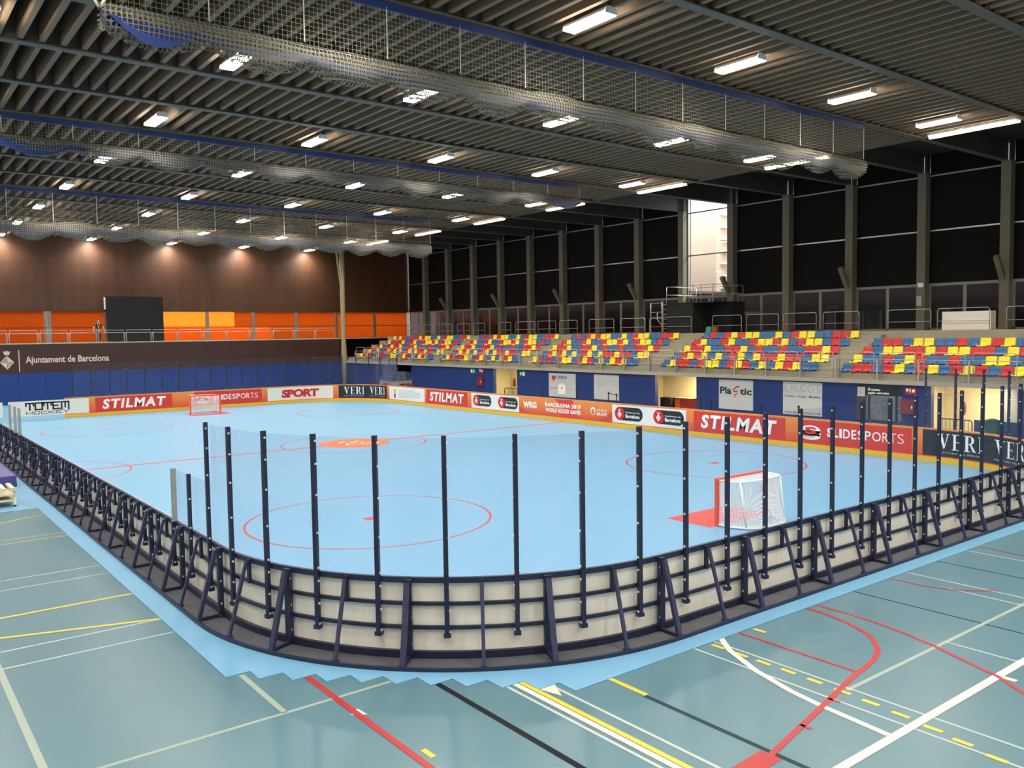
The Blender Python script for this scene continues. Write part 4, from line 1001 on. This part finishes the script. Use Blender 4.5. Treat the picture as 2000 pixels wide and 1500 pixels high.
b = MB(); b.prism([(0.175, 1.625), (0.214, 1.585), (0.175, 1.578)], 1, -0.013, 0.013); b.build('nose', SKINM, pt)
b = MB()
for s in (-1, 1): b.tube([(0.105, s * 0.078, 1.58), (0.110, s * 0.088, 1.60), (0.105, s * 0.086, 1.625)], 0.012, 6)
b.build('ear', SKINM, pt)

# ------------------------------------------------------------------ posters and signs on the blue wall under the stand
def WM(s, o, z): return (s, YB - 0.004 - o, z)
def poster(x0, x1, z0, z1, m, label):
    t = thing('wall_poster', label, 'poster', (0, 0, 0)); f = Flat(WM); f.b.box(x0, x1, YB - 0.012, YB - 0.001, z0, z1); f.build('sheet', m, t); return t
def wart(t, m, fn, name='lettering'):
    f = Flat(lambda s, o, z: (s, YB - 0.0125 - o, z)); fn(f); f.build(name, m, t)
t = poster(-8.58, -6.05, 0.56, 2.04, POSTER, 'pale poster with a red heart and a white shirt left of the face poster')
def heart(f, cs, cz, r, o): f.poly([(cs, cz - r), (cs + r * 0.95, cz + r * 0.1), (cs + r * 0.8, cz + r * 0.7), (cs + r * 0.35, cz + r * 0.8), (cs, cz + r * 0.4), (cs - r * 0.35, cz + r * 0.8), (cs - r * 0.8, cz + r * 0.7), (cs - r * 0.95, cz + r * 0.1)], o)
wart(t, REDP, lambda f: heart(f, -8.1, 1.73, 0.22, 0.002), 'heart')
wart(t, BLACKP, lambda f: f.text('CARDIO', -7.8, -6.85, 1.70, 1.88, 0.002, bold=0.02))
wart(t, LGREYP, lambda f: (f.text('SAFE', -6.83, -6.3, 1.70, 1.88, 0.002), f.rect(-7.75, -6.6, 1.56, 1.59, 0.002)), 'pale_lettering')
wart(t, WHITEB, lambda f: (f.poly([(-7.65, 0.75), (-7.05, 0.75), (-6.98, 1.2), (-7.15, 1.35), (-7.55, 1.35), (-7.7, 1.2)], 0.002), f.curve([(-7.58, 1.3), (-7.5, 1.44), (-7.35, 1.48), (-7.2, 1.44), (-7.12, 1.3)], 0.06, 0.002)), 'shirt_picture')
wart(t, REDP, lambda f: (heart(f, -7.33, 1.12, 0.08, 0.004), f.text('Salvavides', -8.45, -7.75, 1.06, 1.2, 0.004)), 'red_lettering')
wart(t, GREYP, lambda f: (f.text('Salva vides', -6.95, -6.25, 1.06, 1.17, 0.004), f.curve([(-7.62, 1.40), (-7.5, 1.49), (-7.33, 1.51), (-7.16, 1.49), (-7.04, 1.40)], 0.045, 0.004), f.rect(-7.6, -7.05, 0.65, 0.67, 0.004)), 'grey_details')
t = poster(-4.42, -2.34, 0.60, 2.065, POSTER, 'pale poster with a round face drawing and faint text')
def facep(f):
    f.curve([(-3.88 + 0.27 * math.cos(k * PI / 14), 1.63 + 0.28 * math.sin(k * PI / 14)) for k in range(29)], 0.02, 0.002)
    for dx, dz in ((-0.14, 0.0), (0.14, 0.0), (0.0, -0.13)): f.ell(-3.88 + dx, 1.60 + dz, 0.055, 0.045, 0.002)
wart(t, GREYP, facep, 'face_drawing')
wart(t, LGREYP, lambda f: [f.rect(a, c, z, z + 0.03, 0.002) for a, c, z in ((-3.45, -2.6, 1.80), (-3.45, -2.6, 1.72), (-3.45, -2.6, 1.64), (-2.95, -2.6, 1.52), (-4.05, -2.75, 1.18), (-3.8, -2.9, 1.07), (-4.15, -3.4, 0.78), (-3.3, -2.6, 0.78))], 'small_lettering')
t = poster(4.82, 6.90, 0.60, 2.08, POSTER, 'pale square poster with heavy black letters and a red brush stroke')
wart(t, BLACKP, lambda f: (f.text('Pla', 4.90, 5.60, 1.36, 1.72, 0.002, bold=0.03), f.text('tic', 6.12, 6.83, 1.36, 1.68, 0.002, bold=0.03)))
wart(t, REDP, lambda f: f.curve([(6.10, 1.78), (5.92, 1.74), (5.68, 1.56), (5.74, 1.50), (5.98, 1.52), (5.90, 1.38), (5.80, 1.30), (5.83, 1.14)], [0.06, 0.08, 0.05, 0.06, 0.07, 0.05, 0.07, 0.01], 0.004), 'brush_stroke')
wart(t, LGREYP, lambda f: (f.text('PUNETUS DE', 4.9, 5.62, 1.22, 1.29, 0.002), f.text('ESCRIURE', 6.12, 6.83, 1.22, 1.29, 0.002), f.text('SUBMINISTRES PER A L ESPORT', 4.92, 6.8, 0.92, 0.99, 0.002)), 'small_lettering')
t = poster(8.60, 10.66, 0.57, 2.11, POSTER, 'pale poster with grey serif capitals and a web address')
def laudos(f):
    x = 8.70
    for ch, w in (('L', 0.24), ('A', 0.28), ('U', 0.28), ('D', 0.28), ('O', 0.30), ("'", 0.08), ('S', 0.22)):
        if ch == "'": f.poly([(x, 2.02), (x + 0.05, 2.04), (x + 0.0, 1.93)], 0.002)
        else: f.text(ch, x, x + w, 1.66 if ch != 'O' else 1.64, 1.98, 0.002, bold=-0.012)
        x += w + 0.035
wart(t, GREYP, laudos)
wart(t, BLACKP, lambda f: (f.text('Trofeus - Copes - Medalles', 8.68, 10.58, 1.36, 1.49, 0.002, bold=0.01), f.text('WWW.TROFEUSLAUDOS.COM', 8.66, 10.58, 0.64, 0.72, 0.002, bold=0.015)), 'small_lettering')
wart(t, LGREYP, lambda f: f.poly([(8.61, 0.80), (10.65, 1.04), (10.65, 0.76), (8.61, 0.76)], 0.001), 'grey_band')
t = poster(12.32, 14.39, 0.58, 2.09, mat('poster_dark_photo', (0.06, 0.06, 0.065), 0.4, noise=0.8, nscale=4.0), 'dark museum poster with white lettering beside the red cabinet')
wart(t, BLACKV, lambda f: f.rect(12.33, 14.38, 1.68, 2.08, 0.001), 'black_heading')
wart(t, WHITEB, lambda f: (f.text('El museu', 12.87, 13.42, 1.86, 1.98, 0.003, bold=0.03), f.text('agafa velocitat', 12.87, 13.82, 1.70, 1.83, 0.003, bold=0.03)))
wart(t, POSTER, lambda f: (f.rect(12.38, 12.73, 1.60, 2.02, 0.003), f.rect(13.0, 13.0 + 1.3, 0.7, 1.6, 0.0008)), 'white_box')
wart(t, mat('poster_mid_grey', (0.16, 0.17, 0.18), 0.4, noise=0.7, nscale=5.0), lambda f: f.rect(12.80, 14.38, 0.62, 1.67, 0.002), 'photo_picture')
wart(t, GREYP, lambda f: [f.rect(12.42, 12.42 + w, z, z + 0.03, 0.005) for w, z in ((0.24, 1.95), (0.22, 1.88), (0.12, 1.80), (0.22, 1.73))], 'small_lettering')
def sign(x0, x1, z0, z1, m, label, cat, fn, m2=WHITEB):
    t = thing('safety_sign', label, cat, (0, 0, 0)); f = Flat(WM); f.b.box(x0, x1, YB - 0.015, YB - 0.001, z0, z1); f.build('plate', m, t)
    wart(t, m2, fn, 'pictogram')
def exit_art(x0, x1, z0, z1, flip):
    w = x1 - x0; h = z1 - z0; X = (lambda u: x0 + u * w) if not flip else (lambda u: x1 - u * w)
    def fn(f):
        f.rect(*sorted((X(0.12), X(0.42))), z0 + h * 0.12, z0 + h * 0.88, 0.006)
        f.poly([(X(0.58), z0 + h * 0.42), (X(0.75), z0 + h * 0.42), (X(0.75), z0 + h * 0.22), (X(0.95), z0 + h * 0.5), (X(0.75), z0 + h * 0.78), (X(0.75), z0 + h * 0.58), (X(0.58), z0 + h * 0.58)][::(-1 if flip else 1)], 0.006)
    return fn
sign(-17.23, -16.67, 1.78, 2.09, GREENS, 'green exit sign with an arrow left of the red hose cabinet', 'exit sign', exit_art(-17.23, -16.67, 1.78, 2.09, False))
sign(-11.56, -10.97, 1.74, 2.06, GREENS, 'green exit sign with an arrow right of the far cream opening', 'exit sign', exit_art(-11.56, -10.97, 1.74, 2.06, True))
def fire_art(x0, x1, z0, z1):
    w = x1 - x0; h = z1 - z0
    return lambda f: (f.rect(x0 + w * .1, x0 + w * .3, z0 + h * .45, z0 + h * .9, .006), f.rect(x0 + w * .4, x0 + w * .5, z0 + h * .3, z0 + h * .9, .006), f.ell(x0 + w * .75, z0 + h * .55, w * .14, h * .25, .006))
sign(-16.16, -15.68, 1.80, 2.12, REDS, 'red fire hose sign above the far red cabinet', 'fire sign', fire_art(-16.16, -15.68, 1.80, 2.12))
sign(14.51, 14.99, 1.78, 2.06, REDS, 'red fire hose sign above the cabinet beside the dark poster', 'fire sign', fire_art(14.51, 14.99, 1.78, 2.06))
for (x0, x1, z0, z1, l) in ((-16.3, -15.64, 0.92, 1.52, 'dark red hose cabinet on the far blue wall'), (14.37, 15.07, 0.96, 1.56, 'dark red hose cabinet beside the dark museum poster')):
    t = thing('hose_cabinet', l, 'cabinet', (x0, YB, z0)); b = MB(); b.box(0, x1 - x0, -0.10, -0.001, 0, z1 - z0); b.build('case', DKRED, t)
    b = MB(); b.box(0.03, x1 - x0 - 0.03, -0.115, -0.10, 0.03, z1 - z0 - 0.03); b.build('door', DKRED, t)
    b = MB(); b.box((x1 - x0) * 0.66, (x1 - x0) * 0.74, -0.125, -0.115, 0.24, 0.36); b.build('handle', WHITEB, t)

# things in the openings and behind the far boards
def extinguisher(loc, label):
    t = thing('fire_extinguisher', label, 'fire extinguisher', loc)
    b = MB(); b.tube([(0, 0, 0), (0, 0, 0.40), (0, 0, 0.46), (0, 0, 0.50)], [0.085, 0.085, 0.06, 0.025], 12); b.build('cylinder', mat('extinguisher_red', (0.28, 0.03, 0.03), 0.4), t, True)
    b = MB(); b.box(-0.03, 0.09, -0.015, 0.015, 0.50, 0.56); b.build('handle', BLACKP, t)
    b = MB(); b.tube([(0.05, 0, 0.52), (0.12, 0, 0.40), (0.11, 0, 0.1)], 0.012, 6); b.build('hose', BLACKP, t)
extinguisher((-16.2, 21.25, 0.75), 'fire extinguisher hanging in the far cream opening')
extinguisher((15.45, 21.25, 0.75), 'fire extinguisher hanging in the right hand cream opening')
def barrier(loc, L, label, m=NAVY):
    t = thing('crowd_barrier', label, 'barrier', loc)
    b = MB(); b.tube([(0, 0, 0), (0, 0, 0.72), (0.08, 0, 0.80), (L - 0.08, 0, 0.80), (L, 0, 0.72), (L, 0, 0)], 0.025, 6); b.tube([(0, 0, 0.2), (L, 0, 0.2)], 0.02, 6); b.build('frame', m, t, True)
    n = int(L / 0.14)
    b = MB()
    for k in range(1, n): b.tube([(L * k / n, 0, 0.2), (L * k / n, 0, 0.80)], 0.011, 5)
    b.build('bar', m, t)
    for px in (0.25, L - 0.25):
        b = MB(); b.tube([(px, -0.25, 0.02), (px, 0, 0.2), (px, 0.25, 0.02)], 0.02, 6); b.build('foot', m, t)
barrier((-14.3, 18.9, 0), 2.3, 'dark tubular crowd barrier across the far cream opening')
BLUEB = mat('blue_barrier', (0.02, 0.07, 0.20), 0.5)
barrier((15.62, 18.75, 0), 1.32, 'navy crowd barrier at the left of the right hand opening')
t = thing('banner_barrier', 'crowd barrier wrapped in a blue cover across the right hand opening', 'barrier', (17.02, 18.75, 0))
b = MB(); b.box(0, 1.75, -0.02, 0.02, 0.12, 0.84); b.build('cover', BLUEB, t); b = MB(); b.box(0.05, 0.1, -0.3, 0.3, 0, 0.12); b.box(1.65, 1.7, -0.3, 0.3, 0, 0.12); b.build('foot', NAVY, t)
t = thing('stacked_box', 'red box with an orange side on the floor of the middle opening', 'box', (0.9, 19.2, 0)); b = MB(); b.box(0, 1.25, 0, 0.6, 0, 0.84); b.build('body', REDS, t); b = MB(); b.box(-0.02, 1.27, -0.02, 0.62, 0.84, 0.88); b.build('lid', mat('dull_olive', (0.12, 0.10, 0.04), 0.7), t); b = MB(); b.box(0.0, 0.35, -0.01, 0.0, 0.2, 0.8); b.build('side_panel', LORANGE, t)
t = thing('dark_crate', 'black crate behind the boards at the left of the middle opening', 'crate', (0.1, 18.9, 0)); b = MB(); b.box(0, 0.75, 0, 0.5, 0, 0.84); b.build('body', BLACKP, t); b = MB(); b.box(-0.02, 0.77, -0.02, 0.52, 0.84, 0.88); b.build('lid', BLACKP, t)
t = thing('waste_bin', 'dark green bin behind the boards at the right hand opening', 'bin', (18.3, 17.3, 0)); b = MB(); b.tube([(0, 0, 0), (0, 0, 0.95)], [0.22, 0.28], 14); b.build('body', mat('bin_green', (0.02, 0.12, 0.09), 0.5), t); b = MB(); b.tube([(0, 0, 0.955), (0, 0, 1.02), (0, 0, 1.08)], [0.30, 0.28, 0.1], 14); b.build('lid', BLACKP, t)
def stanchion(loc, rz, L, label):
    t = thing('belt_stanchion', label, 'stanchion', loc, rz)
    b = MB(); b.tube([(0, 0, 0.0), (0, 0, 0.03)], 0.17, 14); b.build('base', BLACKP, t)
    b = MB(); b.tube([(0, 0, 0.03), (0, 0, 1.30)], 0.03, 10); b.build('pole', BLACKP, t)
    b = MB(); b.tube([(0, 0, 1.30), (0, 0, 1.42)], 0.045, 10); b.build('head', BLACKP, t)
    if L:
        b = MB(); b.box(0.04, L, -0.004, 0.004, 1.335, 1.375); b.build('belt', BLACKP, t)
for xx, yy, rz, L, l in ((1.6, 14.0, PI * 0.86, 1.25, 'black belt post in front of the face poster, belt stretched left'), (0.3, 14.7, 0, 0, 'black post at the end of the left belt behind the boards'), (7.5, 14.2, PI * 0.86, 1.2, 'black belt post at the right edge of the middle opening'), (6.3, 14.9, 0, 0, 'black post at the end of the belt in the middle opening'), (-1.7, 14.3, 0, 0, 'black post top peeking over the boards below the heart poster'), (-4.6, 14.3, 0, 0, 'black post top peeking over the boards left of the heart poster'), (10.2, 14.2, 0, 0, 'black post under the poster with the red brush stroke'), (12.1, 14.1, 0, 0, 'black post between the two pale posters near the right')):
    stanchion((xx, yy, 0), rz, L, l)

# ------------------------------------------------------------------ lamps
def lamp_proto():
    b = MB(); w, h = 0.20, 0.16
    b.prism([(-w * 0.96, 0.041), (w * 0.96, 0.041), (w * 0.9, h * 0.6), (w * 0.55, h), (-w * 0.55, h), (-w * 0.9, h * 0.6)], 0, -0.75, 0.75); b.prism([(-w, -0.02), (w, -0.02), (w * 0.9, h * 0.6), (w * 0.55, h), (-w * 0.55, h), (-w * 0.9, h * 0.6)], 0, -0.785, -0.766); b.prism([(-w, -0.02), (w, -0.02), (w * 0.9, h * 0.6), (w * 0.55, h), (-w * 0.55, h), (-w * 0.9, h * 0.6)], 0, 0.766, 0.785)
    hm = b.mesh('housing', HOUS)
    b = MB(); b.box(-0.765, 0.765, -w * 0.97, w * 0.97, -0.035, 0.04); dm = b.mesh('diffuser', LAMPM)
    b = MB()
    for x in (-0.6, 0.6): b.box(x - 0.02, x + 0.02, -0.03, 0.03, h, h + 0.22)
    km = b.mesh('bracket', STEEL)
    return hm, dm, km
hm, dm, km = lamp_proto()
BEAM = bpy.data.lights.new('lamp_beam', 'AREA'); BEAM.shape = 'RECTANGLE'; BEAM.size = 1.5; BEAM.size_y = 0.36; BEAM.energy = BEAM_W; BEAM.color = (1.0, 0.94, 0.84); BEAM.spread = math.radians(142)
LX = [40.6, 32.6, 24.6, 16.6, 8.6, 0.55, -7.5, -15.5, -23.6, -31.7, -39.7]; LY = [-19.7, -13.75, -7.75, -1.7, 4.3, 10.3, 16.3]
rown = ['leftmost', 'outer left', 'left', 'centre left', 'centre', 'centre right', 'window side']
for i, x in enumerate(LX):
    for j, y in enumerate(LY):
        t = thing('ceiling_lamp', 'white tube ceiling lamp, %s row, %s along from the near end of the hall' % (rown[j], ORD[i + 1]), 'ceiling lamp', (x, y, 12.30), 0, 'ceiling lamps in rows')
        link('housing', hm, t); link('diffuser', dm, t); link('bracket', km, t)
        a = bpy.data.objects.new('lamp_beam', BEAM); COL.objects.link(a); a.parent = t; a.location = (0, 0, -0.045)
for i, x in enumerate((24.6, 16.7, 8.75, 0.3, -7.7, -15.7, -23.7, -31.7)):
    t = thing('twin_strip_lamp', 'long twin strip lamp at the ceiling edge by the glazed wall, %s from the right' % ORD[i + 1], 'strip lamp', (x, 18.75, 12.40), 0, 'strip lamps at the ceiling edge')
    b = MB(); b.box(-1.68, 1.68, -0.09, 0.09, 0, 0.08); b.build('housing', HOUS, t)
    for s in (-1, 1):
        b = MB(); b.box(s * 0.84 - 0.79, s * 0.84 + 0.79, -0.085, 0.085, -0.09, -0.002); b.build('tube', mat('warm_tube', (1.0, 0.80, 0.50), 0.5, emit=LAMP * 0.55), t)
    b = MB(); b.box(-1.75, 1.75, 0.16, 0.19, -0.10, 0.04); b.box(-1.75, -1.70, 0.09, 0.16, 0.0, 0.04); b.box(1.70, 1.75, 0.09, 0.16, 0.0, 0.04); b.build('reflector_edge', STEEL, t)

# ------------------------------------------------------------------ net curtains rolled up under the beams
def curtain(X, y0, y1, zt, zb, hb, label, blues, seed, ropes=2.0):
    rnd = random.Random(seed)
    t = thing('net_curtain', label, 'net curtain', (X, 0, 0))
    b = MB(); b.box(-0.03, 0.03, y0, y1, zt - 0.17, zt); b.build('blue_top_band', BLUET, t)
    n = int((y1 - y0) / ropes); yr = [y0 + (y1 - y0) * k / n for k in range(n + 1)]
    for yy in yr:
        b = MB(); b.tube([(0.02, yy, zt - 0.1), (0.02, yy, zb + hb)], 0.013, 6); b.build('hanging_rope', ROPE, t)
    b = MB(); b.quad((0, y0, zb + hb * 0.8), (0, y1, zb + hb * 0.8), (0, y1, zt - 0.17), (0, y0, zt - 0.17)); b.build('net', NETW, t)
    sag = [rnd.uniform(0.10, 0.30) for _ in range(n)]; wid = [rnd.uniform(0.8, 1.15) for _ in range(n)]
    def at(y):
        k = min(n - 1, max(0, int((y - y0) / (y1 - y0) * n))); u = (y - yr[k]) / (yr[k + 1] - yr[k]); s = math.sin(PI * u)
        return sag[k] * s, (0.80 + 0.28 * s * wid[k])
    b = MB(); N = int((y1 - y0) / 0.2); m = 14
    for layer in range(2):
        rings = []
        for i in range(N + 1):
            y = y0 + (y1 - y0) * i / N; s, w = at(y); ring = []
            for j in range(m):
                a = 2 * PI * j / m; rr = (1.0 if layer == 0 else 0.72) * (1 + 0.07 * math.sin(3 * a + y * 2.1) + 0.05 * math.sin(5 * a - y * 1.3)); up = math.sin(a)
                ring.append((0.27 * w * rr * math.cos(a), y, zb + hb * 0.5 - s * (1.0 if up < 0 else 0.35) + up * hb * 0.5 * w * rr))
            rings.append(ring)
        vs = [p for r in rings for p in r]; fs = []
        for i in range(N):
            for j in range(m): fs.append((i * m + j, i * m + (j + 1) % m, (i + 1) * m + (j + 1) % m, (i + 1) * m + j))
        fs += [tuple(range(m)), tuple(range(N * m, N * m + m))]
        b.add(vs, fs)
    b.build('gathered_net', NETB, t, True)
    b = MB()
    for (ya, yb_) in [(y0, y1)] + blues:
        full = (ya, yb_) == (y0, y1); k = max(2, int((yb_ - ya) / 0.25)); zs = []
        for i in range(k + 1):
            y = ya + (yb_ - ya) * i / k; s, w = at(y)
            e = 1.0 if full else math.sin(PI * i / k)
            if full: zs.append((y, zb + hb * 0.28 - s * 0.6, zb + hb * 0.60 - s * 0.5, 0.10))
            else: zs.append((y, zb + hb * (0.5 - 0.55 * e) - s, zb + hb * (0.5 + 0.05 * e) - s * 0.4, 0.26))
        for i in range(k):
            a, c = zs[i], zs[i + 1]
            b.quad((a[3], a[0], a[1]), (c[3], c[0], c[1]), (c[3] * 0.8, c[0], c[2]), (a[3] * 0.8, a[0], a[2]))
            b.quad((a[3] * 0.8, a[0], a[2]), (c[3] * 0.8, c[0], c[2]), (-c[3], c[0], c[2]), (-a[3], a[0], a[2]))
    b.build('blue_lining', BLUET, t)
    return t
t = curtain(14.6, -12.6, 14.5, ZC - 0.01, 10.45, 0.62, 'rolled white net curtain with blue lining nearest the camera', [(-12.5, -10.8)], 3)
b = MB(); b.tube([(0.05, -12.62, 10.9), (0.05, -12.75, 11.15), (0.05, -12.62, 11.25), (0.05, -12.5, 11.1), (0.05, -12.58, 10.9)], 0.035, 8); b.build('rope_loop', ROPE, t, True)
curtain(-1.5, -14.5, 14.4, ZC - 0.01, 11.25, 0.50, 'middle rolled net curtain with blue ends under the ceiling', [(-14.4, -9.6), (11.8, 14.3)], 5, 2.1)
curtain(-17.5, -16.5, 15.1, ZC - 0.01, 10.02, 0.75, 'farthest rolled net curtain hanging lowest before the brown wall', [(-14, -10.6)], 9, 2.05)

# ------------------------------------------------------------------ things on the left
t = thing('crash_mat', 'thick purple crash mat lying beside the left boards', 'mat', (-0.2, -14.0, 0.013))
b = MB(); b.box(-2.4, 2.4, -1.2, 1.2, 0.0, 0.36); o = b.build('foam_block', PURPLE, t); bv = o.modifiers.new('bevel', 'BEVEL'); bv.width = 0.03; bv.segments = 2
t = thing('slatted_bench', 'stack of cream slatted wooden frames on the blue floor at the left edge', 'bench', (5.35, -14.3, 0.013))
for k in range(5):
    b = MB(); b.box(-0.55, 0.42, 0.05 + 0.21 * k, 0.15 + 0.21 * k, 0.46, 0.52); b.build('slat', CREAMW, t)
b = MB()
for xx in (-0.45, 0.32):
    for yy in (0.08, 0.55, 0.98): b.bar((xx, yy, 0.04), (xx + 0.1, yy, 0.455), 0.06, 0.05); b.bar((xx + 0.1, yy, 0.04), (xx, yy, 0.455), 0.06, 0.05)
for z in (0.14, 0.30): b.box(-0.55, 0.42, 0.05, 0.99, z, z + 0.05)
b.build('trestle', CREAMW, t)
for xx, yy in ((-0.45, 0.08), (0.38, 0.08), (-0.45, 0.98), (0.38, 0.98)):
    b = MB(); b.box(xx - 0.04, xx + 0.06, yy - 0.03, yy + 0.03, 0.0, 0.04); b.build('foot', BLACKP, t)
